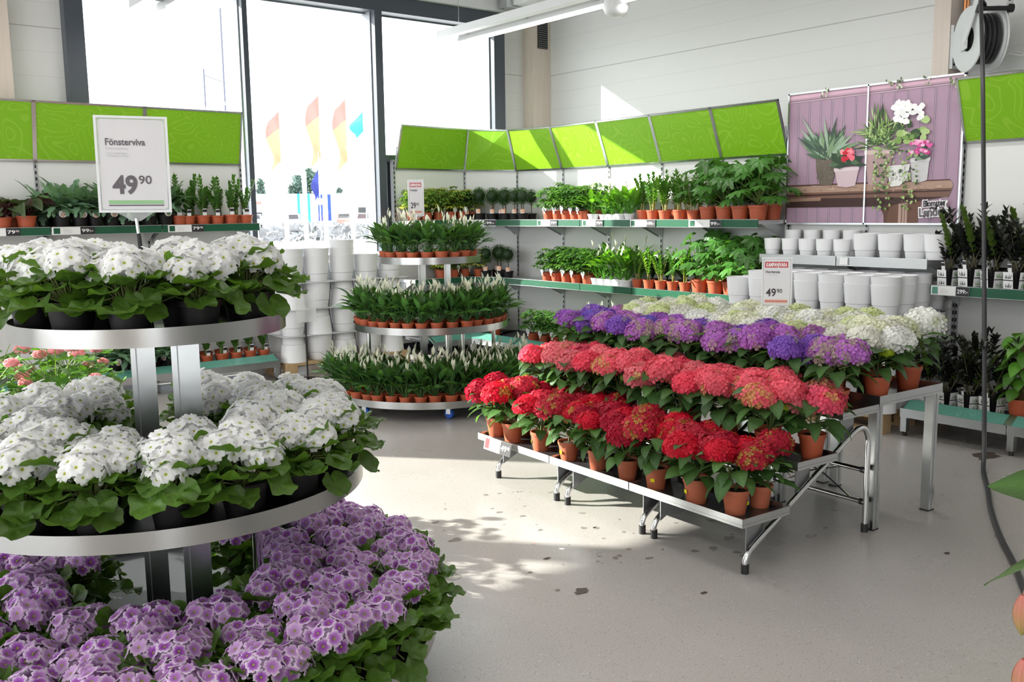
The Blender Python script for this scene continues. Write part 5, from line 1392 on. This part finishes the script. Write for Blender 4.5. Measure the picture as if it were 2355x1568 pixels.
row('zz_tall', 'potted_zz_plant', [(xr, y, ZB) for y in (5.90, 5.77, 5.63, 5.50, 5.36)], 'tall glossy zz plant, upper long shelf, rear row', 'potted zz plant', 'tall zz plants on the upper shelf', 1.08)
row('fatsia', 'potted_fatsia', [(xf, y, ZB) for y in (5.12, 4.95, 4.79, 4.62)], 'fatsia with big lobed leaves, upper long shelf, front', 'potted fatsia', 'fatsias on the upper shelf', 1.1)
row('fatsia', 'potted_fatsia', [(xr, y, ZB) for y in (5.18, 4.98, 4.78, 4.62)], 'fatsia with big lobed leaves, upper long shelf, rear', 'potted fatsia', 'fatsias on the upper shelf', 1.2)
row('scheff_green', 'potted_umbrella_tree', [(xf, y, 0.80) for y in (7.17, 7.03, 6.88, 6.74, 6.58)], 'dark green umbrella tree, lower long shelf, front row', 'potted umbrella tree', 'green umbrella trees on the lower shelf', 1.12, rot_)
row('scheff_green', 'potted_umbrella_tree', [(xr, y, 0.80) for y in (7.15, 7.02, 6.88, 6.74, 6.61)], 'dark green umbrella tree, lower long shelf, rear row', 'potted umbrella tree', 'green umbrella trees on the lower shelf', 1.2, rot_, ('plant_tag',))
row('lily_white_pot', 'potted_peace_lily', [(xf, y, 0.80) for y in (6.45, 6.35, 6.25, 6.15, 6.06)], 'flowering lily in white pot, lower long shelf front', 'potted peace lily', 'peace lilies in white pots, lower shelf', 1.05)
row('lily_white_pot', 'potted_peace_lily', [(xr, y, 0.80) for y in (6.48, 6.34, 6.20, 6.06)], 'flowering lily in white pot, lower long shelf rear', 'potted peace lily', 'peace lilies in white pots, lower shelf', 1.2)
row('zz_tall', 'potted_zz_plant', [(xf, y, 0.80) for y in (5.92, 5.78, 5.64, 5.50, 5.36)], 'glossy zz plant, lower long shelf, front row', 'potted zz plant', 'zz plants on the lower shelf', 0.98)
row('dark_strap', 'potted_houseplant', [(xr, y, 0.80) for y in (5.90, 5.72, 5.54, 5.38)], 'dark strap-leaved plant behind the lower zz plants', 'potted houseplant', 'dark plants on the lower shelf', 1.0)
row('fatsia', 'potted_fatsia', [(xf, y, 0.80) for y in (5.20, 5.03, 4.87, 4.70)], 'sunlit fatsia on the lower long shelf, front', 'potted fatsia', 'fatsias on the lower shelf', 1.15)
row('fatsia', 'potted_fatsia', [(xr, y, 0.80) for y in (5.12, 4.92, 4.70)], 'sunlit fatsia on the lower long shelf, rear', 'potted fatsia', 'fatsias on the lower shelf', 1.25)
row('scheff_green', 'potted_umbrella_tree', [(5.92, y, 0.2) for y in (7.15, 6.98, 6.80, 6.62)] + [(6.12, y, 0.2) for y in (7.1, 6.9, 6.7)] + [cor(0.2, 0.46, 0.2), cor(0.40, 0.46, 0.2), cor(0.58, 0.46, 0.2), cor(0.3, 0.27, 0.2), cor(0.5, 0.27, 0.2)], 'umbrella tree on the low deck beneath the long shelves', 'potted umbrella tree', 'umbrella trees on the low deck', 1.15, rot_)
row('lily_white_pot', 'potted_peace_lily', [(5.92, y, 0.2) for y in (6.45, 6.28, 6.10, 5.92)] + [(6.12, y, 0.2) for y in (6.4, 6.2, 6.0)], 'lily in white pot on the low deck beneath long shelves', 'potted peace lily', 'lilies on the low deck', 1.2)
row('zz_raven', 'potted_zz_plant', [(6.135, y, 0.972) for y in (3.08, 2.93, 2.79, 2.65, 2.51, 2.37)], 'near-black zz plant in printed sleeve, right shelf front', 'potted zz plant', 'dark zz plants on the right shelf', 1.0, -1.95)
row('zz_raven', 'potted_zz_plant', [(6.31, y, 0.972) for y in (3.02, 2.86, 2.70, 2.54)], 'near-black zz plant in printed sleeve, right shelf rear', 'potted zz plant', 'dark zz plants on the right shelf', 1.0, -1.95)
row('zz_raven', 'potted_zz_plant', [(5.93, y, 0.2) for y in (3.09, 2.95, 2.80, 2.66)] + [(6.10, y, 0.2) for y in (3.0, 2.84, 2.68)], 'near-black zz plant on the low right deck', 'potted zz plant', 'dark zz plants on the low right deck', 0.95, -1.95)
plant('pothos', 'potted_pothos', (5.93, 2.48, 0.2), 'pothos climbing a moss pole at the right picture edge', 'potted pothos', rot=0.5)

# geraniums on a low bench at the far left
t = thing('plant_bench', (0.75, 4.75, 0), 'low steel bench under the pink geraniums, mostly hidden', 'bench')
b = MB(); b.box((0.1, 4.35, 0.40), (1.35, 5.15, 0.44), 'galvanised'); b.build('top', t, smooth=False)
for x in (0.14, 1.27):
    for y in (4.40, 5.06):
        b = MB(); b.box((x, y, 0), (x + 0.04, y + 0.04, 0.40), 'galvanised'); b.build('leg', t, smooth=False)
row('geranium', 'potted_geranium', [(0.55, 4.55, 0.44), (0.95, 4.55, 0.44), (0.72, 4.92, 0.44), (1.12, 4.95, 0.44)], 'pink geranium bush behind the near stand', 'potted geranium', 'pink geraniums at the left', 0.92)

# ------------------------------------------------------------------ white planters
def planter_mesh(r, h):
    b = MB(); g = h * 0.30
    pr_ = [(0.0001, 0), (r * 0.74, 0), (r * 0.76, 0.004), (r * 0.76 + (r * 0.235) * 0.28, g - 0.002), (r * 0.76 + (r * 0.235) * 0.28 - 0.004, g + 0.001), (r * 0.76 + (r * 0.235) * 0.28 + 0.005, g + 0.004), (r * 0.99, h - 0.004), (r, h), (r * 0.95, h), (r * 0.92, h * 0.9), (r * 0.74, 0.012), (0.0001, 0.012)]
    b.lathe(pr_, 'white_pot', 36); return b.mesh('white_planter')
PM = {'s': planter_mesh(0.064, 0.128), 'm': planter_mesh(0.088, 0.172), 'l': planter_mesh(0.098, 0.195), 'x': planter_mesh(0.125, 0.238)}
PHT = {'s': 0.128, 'm': 0.172, 'l': 0.195, 'x': 0.238}
def planter(sz, p, label, group, inv=False):
    o = bpy.data.objects.new('white_planter', PM[sz]); COL.objects.link(o)
    o.location = (p[0], p[1], p[2] + (PHT[sz] if inv else 0)); o.rotation_euler = (PI if inv else 0, 0, R(0, 6))
    tag(o, label, 'planter', group); return o
def planters(sz, pts_, text, group, inv=False):
    for i, p in enumerate(sorted(pts_, key=lambda p: img_x(p))): planter(sz, p, f'{text}, {ordw(i + 1)} from left', group, inv)
G1 = 'white planters on the grey shelf'
planters('s', [(6.125, y, 1.14) for y in (4.475, 4.315, 4.165, 4.015, 3.87)], 'small white planter, grey shelf front row', G1)
planters('m', [(6.15, y, 1.14) for y in (3.70, 3.51, 3.32)], 'larger white planter, grey shelf front row', G1); planter('m', (6.15, 3.13 + 0.045, 1.14 + 0.001), 'larger white planter at the right end of the grey shelf', G1)
planters('s', [(6.34, y, 1.20) for y in (4.44, 4.27, 4.10, 3.93)], 'small white planter, grey shelf rear row', G1)
for k_, y in enumerate((4.44, 4.27, 4.10, 3.93)): planter('s', (6.34, y, 1.14), f'white planter nested under a rear one, grey shelf, {ordw(k_ + 1)} from left', G1)
planters('m', [(6.335, y, 1.14) for y in (3.72, 3.53, 3.34)], 'larger white planter, grey shelf rear row', G1)

def pallet(x0, y0, w, d, label, rot=0.0):
    t = thing('wooden_pallet', (x0, y0, 0), label, 'pallet')
    pv = (x0, y0, 0)
    for k in range(5):
        b = MB(); yy = y0 + k * (d - 0.1) / 4; b.box((x0, yy, 0.122), (x0 + w, yy + 0.1, 0.144), 'pallet_wood', rot, pv); b.build('deck_board', t, smooth=False)
    for k in range(3):
        xx = x0 + k * (w - 0.1) / 2
        b = MB(); b.box((xx, y0, 0.100), (xx + 0.1, y0 + d, 0.122), 'pallet_wood', rot, pv); b.build('stringer', t, smooth=False)
        b = MB(); b.box((xx, y0, 0), (xx + 0.1, y0 + d, 0.022), 'pallet_wood', rot, pv); b.build('bottom_board', t, smooth=False)
        for q in range(3):
            b = MB(); yy = y0 + q * (d - 0.1) / 2; b.box((xx, yy, 0.022), (xx + 0.1, yy + 0.1, 0.100), 'pallet_wood', rot, pv); b.build('block', t, smooth=False)
def sheet(lo, hi, label, group):
    b = MB(); b.box(lo, hi, 'card_grey'); tag(b.build('cardboard_sheet', smooth=False), label, 'cardboard sheet', group)
# left stack by the window
pallet(3.60, 7.86, 1.30, 0.84, 'wooden pallet under the left stack of white planters')
GL = 'white planters stacked by the window'
LW = ['bottom', 'second', 'third', 'top']
for k in range(4):
    z = 0.146 + 0.243 * k
    inv = lambda i, j: (i + j + k) % 2 == (0 if k < 3 else 5)
    if k: sheet((3.58, 7.85, z - 0.004), (4.92, 8.72, z - 0.0005), f'grey card sheet under the {LW[k]} planter layer by the window', 'card sheets in the left stack')
    for i in range(5):
        planter('x', (3.725 + 0.262 * i, 7.985, z), f'white planter, window stack, {LW[k]} layer front, {ordw(i + 1)} from left', GL, inv(i, 0))
    for j in range(1, 3):
        rng_ = range(5) if (k == 3 or j == 1) else range(1)
        for i in rng_:
            planter('x', (3.725 + 0.262 * i, 7.985 + 0.258 * j, z), f'white planter, window stack, {LW[k]} layer, {("", "middle", "rear")[j]} row, {ordw(i + 1)} from left', GL, inv(i, j))
for i in (0, 1, 2): planter('x', (3.725 + 0.262 * i, 7.985, 0.146 + 0.243 * 3 + 0.07), f'nested white planter rising from window stack front, {ordw(i + 1)} from left', GL)
planter('x', (3.725 + 0.262 * 2, 7.985, 0.146 + 0.243 * 3 + 0.14), 'highest nested white planter on the window stack', GL)
for k in range(3): planter('x', (3.50, 8.42, 0.0 + 0.24 * k), f'white planter behind the low left deck, {LW[k]} of its column', GL, k % 2 == 0)
# right stack under the poster
pallet(5.68, 3.24, 0.72, 1.26, 'wooden pallet under the right stack of white planters')
GR_ = 'white planters stacked under the poster'
nx, ny = 4, 7
NMW = ['lowest', 'second', 'third', 'topmost']
for k in range(4):
    z = 0.146 + 0.2165 * k
    if k: sheet((5.62, 3.185, z - 0.004), (6.395, 4.575, z - 0.0005), f'grey card sheet under the {NMW[k]} planter layer below the poster', 'card sheets in the right stack')
    for i in range(nx):
        for j in range(ny):
            if k < 3 and i > 0 and j > 0: continue
            p = (5.725 + 0.198 * i, 3.285 + 0.1975 * j, z)
            inv = k < 3 and (i + j + k) % 2 == 0
            lab = f'white planter under the poster, {NMW[k]} layer, {ordw(i + 1)} row back, {ordw(ny - j)} from left'
            planter('l', p, lab, GR_, inv)
            if k == 3 and i < 3 and j < 6: planter('l', (p[0], p[1], z + 0.055), f'nested white planter atop the stack, {ordw(i + 1)} row back, {ordw(ny - j)} from left', GR_)
for j in range(3): planter('l', (5.80, 4.62 + 0.005 + 0.2 * j, 0.60), f'sunlit white planter beside the fatsia shelf, {ordw(j + 1)} from right', GR_) if False else None

# ------------------------------------------------------------------ medinilla poking in at the lower right
t = thing('plant_pedestal', (1.62, 0.45, 0), 'grey pedestal carrying the medinilla, outside the right edge', 'pedestal')
b = MB(); b.box((1.46, 0.30, 0), (1.78, 0.60, 0.62), 'rack_steel'); b.build('column', t, smooth=False)
t = thing('potted_medinilla', (1.62, 0.45, 0.62), 'medinilla with big leaves and pink buds, lower right foreground', 'potted medinilla')
b = MB(); pot(b, 0.10, 0.075, 0.16, 'white_pot', z0=0.62); b.V = [v + (A3(1.62, 0.45, 0) if True else 0) for v in b.V]; b.build('pot', t)
b = MB(); C0 = A3(1.62, 0.45, 0.80)
def bigleaf(st, tip, W, curl, col=(0.045, 0.095, 0.042), roll=0.25):
    st, tip = A3(*st), A3(*tip); v = tip - st; L = np.linalg.norm(v); yaw = math.atan2(-v[0], v[1]); el = math.asin(v[2] / L)
    b.tube([C0, (C0 + st) / 2 + EZ * 0.03, st], 0.006, 'leaf', 6, (0.14, 0.2, 0.08), cap=False)
    leaf(b, st, yaw, el + curl / 2, L * 1.03, W, 'ovate', curl, 0.22, 12, col, roll, 0.02, 'leaf_gloss', 1.7)
bigleaf((1.545, 0.480, 1.075), (1.365, 0.620, 1.085), 0.115, 0.25, roll=1.0); bigleaf((1.545, 0.47, 0.985), (1.352, 0.622, 0.942), 0.095, 0.5, roll=0.8)
bigleaf((1.60, 0.40, 1.05), (1.62, 0.22, 1.12), 0.11, 0.4); bigleaf((1.66, 0.46, 1.05), (1.85, 0.52, 1.10), 0.11, 0.4); bigleaf((1.62, 0.5, 1.08), (1.70, 0.68, 1.14), 0.11, 0.4)
b.build('foliage', t, sharp=None)
def bud(top, ln, r, nm='flower_bud'):
    f = MB(); top = A3(*top)
    f.tube([C0 + A3(-0.05, 0.03, 0.16), top + A3(0.02, -0.01, 0.06), top], 0.003, 'leaf', 5, lin(150, 120, 110), cap=False)
    for q in range(5):
        a = q * 2 * PI / 5; V = []
        for tt in np.linspace(0, 1, 8):
            w = r * math.sin(PI * min(1, tt * 0.9 + 0.08)) ** 0.8
            for da in (-0.75, 0, 0.75): V.append(top + A3(w * math.cos(a + da), w * math.sin(a + da), -ln * tt))
        F = [(3 * i + j, 3 * i + j + 1, 3 * i + j + 4, 3 * i + j + 3) for i in range(7) for j in range(2)]
        g = np.array([lin(214, 138, 130) * (1 - k / 7.5) ** .6 + lin(160, 180, 90) * (1 - (1 - k / 7.5) ** .6) for k in range(8)]).repeat(3, 0)
        f.add(V, F, 'petal', g)
    f.build(nm, t, sharp=None)
bud((1.392, 0.562, 0.935), 0.062, 0.014); bud((1.398, 0.557, 0.835), 0.07, 0.017); bud((1.46, 0.50, 0.90), 0.06, 0.014)

# ------------------------------------------------------------------ marks on the floor
b = MB()
def stain(x, y, r, n=22, m='tray_wet'):
    p1, p2, e1, e2 = R(0, 6), R(0, 6), R(.05, .25), R(.05, .2)
    rad = [r * (1 + e1 * math.sin(2 * q * 2 * PI / n + p1) + e2 * math.sin(3 * q * 2 * PI / n + p2)) for q in range(n)]
    b.add([A3(x + rad[q] * math.cos(q * 2 * PI / n), y + rad[q] * 0.8 * math.sin(q * 2 * PI / n), 0.0008) for q in range(n)], [tuple(range(n))], 'water_stain')
mat('water_stain', (0.27, 0.245, 0.22), 0.10); mat('dirt_mark', (0.07, 0.05, 0.04), 0.6)
for px in range(46):
    u, v = R(-0.75, 0.75), R(0.4, 1.7); q = H(-0.35 + u * 0.55, v - 0.1, 0); stain(q[0], q[1], R(0.004, 0.018))
for q in range(16): 
    p = H(R(0.1, 0.75), R(0.1, 0.9), 0); stain(p[0], p[1], R(0.006, 0.03))
for x, y, r in ((2.09, 3.10, 0.06), (2.36, 3.43, 0.03)): stain(x, y, r)
tag(b.build('water_drops', smooth=False), 'small wet spots and drips on the concrete before the racks', 'water drops', kind='stuff')
for x, y, r, l in ((2.40, 2.62, 0.05, 'dark scrap of leaf litter on the sunny floor edge'), (2.76, 2.30, 0.022, 'small dark leaf scrap nearer the rack foot'), (2.53, 2.98, 0.022, 'dark leaf scrap in the middle of the sun patch'), (3.9, 1.9, 0.02, 'tiny dark speck on the floor right of the racks'), (5.65, 2.55, 0.14, 'dark floor drain patch beneath the low right deck')):
    b = MB(); n = 14; b.add([A3(x + r * R(.4, 1.2) * math.cos(q * 2 * PI / n), y + 0.55 * r * R(.4, 1.2) * math.sin(q * 2 * PI / n), 0.0016 + R(0, .002)) for q in range(n)], [tuple(range(n))], 'dirt_mark')
    tag(b.build('litter_scrap' if r < 0.1 else 'floor_patch', smooth=False), l, 'floor debris')

# ================================================================== outdoors
mat('asphalt', (0.55, 0.54, 0.53), 0.9, noise=0.15, nscale=0.3)
mat('snow_rubble', (0.20, 0.20, 0.21), 0.9, noise=0.35, nscale=0.8, bump=0.4)
mat('cladding', (0.82, 0.82, 0.82), 0.6); mat('blue_sign', lin(20, 60, 190), 0.5); mat('sky_blue', lin(40, 140, 220), 0.5)
mat('tree_dark', (0.06, 0.10, 0.085), 0.9); mat('car_grey', (0.35, 0.37, 0.42), 0.25, 0.3); mat('car_glass', (0.02, 0.02, 0.025), 0.1); mat('pole_white', (0.85, 0.85, 0.85), 0.4); mat('pole_dark', (0.08, 0.08, 0.12), 0.5)
mat('flag_red', lin(206, 112, 104), 0.8); mat('flag_yellow', lin(200, 140, 108), 0.8); mat('flag_teal', lin(70, 150, 172), 0.8); mat('flag_blue', lin(44, 52, 130), 0.8)  # red and yellow cloth paled to imitate overexposed daylight
b = MB(); b.box((-250, YW + 0.3, -0.12), (320, 420, -0.02), 'asphalt'); struct(b, 'ground_outside', smooth=False)
def frame_at(px, D):
    p = away(px, D); f = p / np.linalg.norm(p); return p, A3(f[1], -f[0], 0), f
t = thing('warehouse', away(720, 200), 'long white warehouse across the car park', 'building')
p, r_, f_ = frame_at(720, 200)
b = MB(); b.obox(p - r_ * 34, r_ * 62, f_ * 25, EZ * 5.6, 'cladding'); b.obox(p - r_ * 34, r_ * 62, f_ * -0.2, EZ * 0.25 + EZ * 0, 'card_grey'); b.build('wall', t, smooth=False)
b = MB(); b.obox(p + r_ * 1.8 - f_ * 0.4, r_ * 2.6, f_ * 0.3, EZ * 5.4, 'blue_sign'); b.build('blue_portal', t, smooth=False)
b = MB(); b.obox(p + r_ * 1.8 - f_ * 0.6, r_ * 1.7, f_ * 0.1, EZ * 1.3 + EZ * 0, 'paper_white'); b.V = [v + EZ * 3.3 for v in b.V]; b.build('white_board', t, smooth=False)
b = MB(); b.obox(p - r_ * 10.6 - f_ * 0.3 + EZ * 3.6, r_ * 1.1, f_ * 0.2, EZ * 0.5, 'flag_red'); b.obox(p - r_ * 10.9 - f_ * 0.3 + EZ * 2.7, r_ * 1.3, f_ * 0.2, EZ * 0.8, 'car_grey'); b.build('logo_board', t, smooth=False)
for x, z, w_, h_ in ((-10.7, 1.2, 1.2, 0.7), (-1.3, 1.5, 0.8, 0.8), (2.0, 0.8, 1.6, 0.9), (10.0, 0.9, 1.6, 1.8)):
    b = MB(); b.obox(p + r_ * x - f_ * 0.25 + EZ * z, r_ * w_, f_ * 0.2, EZ * h_, 'car_glass'); b.build('window', t, smooth=False)
t = thing('pylon_sign', away(708, 150), 'white and blue pylon sign before the warehouse', 'sign')
p, r_, f_ = frame_at(708, 150)
for x in (-1.0, 0.55):
    b = MB(); b.obox(p + r_ * x, r_ * 0.42, f_ * 0.3, EZ * 4.6, 'sky_blue'); b.build('post', t, smooth=False)
b = MB(); b.obox(p - r_ * 0.58 + EZ * 2.0, r_ * 1.12, f_ * 0.3, EZ * 1.9, 'paper_white'); b.build('board', t, smooth=False)
def tree(px, D, h, w, label, n=330):
    p, r_, f_ = frame_at(px, D)
    t = thing('pine_tree', p, label, 'tree', 'trees beyond the warehouse')
    b = MB(); b.tube([p, p + EZ * h * 0.9], [0.3, 0.08], 'tree_dark', 6); b.build('trunk', t)
    b = MB()
    for k in range(n):
        z = R(0.25, 1.0) * h; q = p + EZ * z + (r_ * R(-1, 1) + f_ * R(-1, 1)) * w * (1.25 - z / h) * 0.7; s = h * R(0.035, 0.08)
        b.add([q + A3(R(-s, s), R(-s, s), R(-s, s)) for _ in range(4)], [(0, 1, 2), (0, 2, 3), (1, 3, 2), (0, 3, 1)], 'tree_dark')
    b.build('crown', t, smooth=False)
for px, h, w_, l in ((590, 7.8, 2.2, 'pine at the left edge of the window view'), (612, 8.6, 2.0, 'thin pine second from the left, outdoors'), (697, 9.6, 2.4, 'dark pine left of the flagpole'), (722, 11.0, 3.0, 'tallest pine beside the blue flag'), (680, 7.4, 2.0, 'low pine behind the pylon sign'), (790, 6.9, 2.0, 'low treetop over the warehouse roof at right')):
    tree(px, 240, h * 1.12, w_ * 1.2, l)
for px, D, H_, zf, hf, c1, c2, l in ((662, 80, 12.4, 9.8, 4.0, 'flag_red', 'flag_yellow', 'leftmost glare-washed red and yellow flag outdoors'), (752, 80, 12.6, 11.1, 5.0, 'flag_red', 'flag_yellow', 'middle red and yellow flag outdoors'), (812, 80, 12.6, 10.8, 5.0, 'flag_red', 'flag_yellow', 'red and yellow flag nearest the second mullion'), (850, 80, 12.0, 9.8, 1.6, 'flag_teal', 'sky_blue', 'teal flag partly hidden by the mullion'), (745, 78, 6.4, 5.1, 2.0, 'flag_blue', 'flag_blue', 'dark blue flag hanging low before the pines')):
    p, r_, f_ = frame_at(px, D)
    t = thing('flag', p, l, 'flag', 'flags outdoors')
    b = MB(); b.tube([p, p + EZ * H_], [0.055, 0.035], 'pole_white', 8); b.build('flagpole', t)
    b = MB(); nx_, nz_ = 7, 9; V = []; wid = 1.15 if c1 != 'flag_blue' else 0.62
    for j in range(nz_ + 1):
        for i in range(nx_ + 1):
            s = i / nx_; V.append(p - r_ * (0.05 + wid * s * (0.75 + 0.25 * math.sin(j * 0.7))) + f_ * 0.25 * math.sin(4 * s + j * 0.8) + EZ * (zf - hf * j / nz_ - 0.9 * s))
    Fc = [(j * (nx_ + 1) + i, j * (nx_ + 1) + i + 1, (j + 1) * (nx_ + 1) + i + 1, (j + 1) * (nx_ + 1) + i) for j in range(nz_) for i in range(nx_)]
    half = len(Fc) // 3
    b.add(V, Fc[:half], c1); b.add(V, Fc[half:], c2); b.build('cloth', t, sharp=None)
def car(px, D, label, col):
    p, r_, f_ = frame_at(px, D); t = thing('car', p, label, 'car', 'cars in the lot')
    b = MB(); pr_ = [(-2.1, .35), (-2.1, .85), (-1.5, .95), (-0.9, 1.45), (0.9, 1.5), (1.5, 1.0), (2.1, .9), (2.15, .35)]
    V = [p + f_ * x + r_ * s + EZ * z for s in (-.85, .85) for x, z in pr_]; n = len(pr_)
    b.add(V, [tuple(range(n))[::-1], tuple(range(n, 2 * n))] + [(i, (i + 1) % n, n + (i + 1) % n, n + i) for i in range(n)], col); b.build('body', t, smooth=False)
    b = MB(); b.add([p - f_ * 1.46 - r_ * .72 + EZ * 1.0, p - f_ * 1.46 + r_ * .72 + EZ * 1.0, p - f_ * .95 + r_ * .62 + EZ * 1.43, p - f_ * .95 - r_ * .62 + EZ * 1.43], [(0, 1, 2, 3)], 'car_glass'); b.build('windscreen', t, smooth=False)
    for s in (-.8, .8):
        for x in (-1.3, 1.3):
            b = MB(); q = p + f_ * x + r_ * s + EZ * .32; b.tube([q - r_ * .1, q + r_ * .1], 0.32, 'rubber_black', 12); b.build('wheel', t)
car(678, 98, 'silver car parked outside behind the rubble', 'car_grey'); car(592, 110, 'car half hidden at the left shelf end, outdoors', 'car_grey'); car(800, 105, 'dark car near the second mullion, outdoors', 'flag_red'); car(846, 90, 'white van beside the mullion, outdoors', 'pole_white')
b = MB()
for k in range(520):
    px = R(585, 860); D = R(52, 92); p = away(px, D, R(-.1, .45)); s = R(0.12, 0.45)
    V = [p + A3(R(-s, s), R(-s, s), R(-s * .3, s * .8)) for _ in range(8)]
    V = [p + A3(*(rng.normal(size=3) * 0.6)) * s for _ in range(6)]
    b.add(V, [(0, 1, 2), (0, 2, 3), (0, 3, 4), (0, 4, 1), (5, 2, 1), (5, 3, 2), (5, 4, 3), (5, 1, 4)], 'snow_rubble')
tag(b.build('rubble', smooth=False), 'heap of broken stone and snow across the car park', 'rubble heap', kind='stuff')
for px, D, H_, l in ((497, 70, 11.5, 'dark lamp mast seen through the left pane'), (541, 62, 14.0, 'thin mast beside the first mullion')):
    p, r_, f_ = frame_at(px, D); t = thing('lamp_mast', p, l, 'lamp mast', 'masts outdoors')
    b = MB(); b.tube([p, p + EZ * H_], 0.06, 'pole_dark', 6); b.build('mast', t)
    if px < 510:
        b = MB(); b.tube([p + EZ * 11.1, p + r_ * 1.4 + EZ * 10.6], 0.03, 'pole_dark', 5); b.build('arm', t)
for px, D, l in ((667, 44, 'white post left of the silver car outdoors'), (711, 44, 'white post before the pylon sign'), (757, 44, 'white post right of the blue flag'), (818, 44, 'white post nearest the second mullion')):
    p, r_, f_ = frame_at(px, D); b = MB(); b.tube([p, p + EZ * 3.4], 0.10, 'pole_white', 10); tag(b.build('white_post'), l, 'post', 'white posts outdoors')

# ------------------------------------------------------------------ picture settings
sc.view_settings.view_transform = 'Standard'; sc.view_settings.look = 'None'; sc.view_settings.gamma = 1.0; sc.view_settings.use_curve_mapping = False
sc.view_settings.exposure = 0.3
cy = sc.cycles
cy.max_bounces = 7; cy.diffuse_bounces = 4; cy.glossy_bounces = 3; cy.transmission_bounces = 4; cy.transparent_max_bounces = 8
cy.caustics_reflective = False; cy.caustics_refractive = False; cy.sample_clamp_indirect = 6.0; cy.blur_glossy = 0.5
cy.use_adaptive_sampling = True; cy.adaptive_threshold = 0.02
cy.use_denoising = True
try: cy.denoiser = 'OPENIMAGEDENOISE'
except Exception: pass
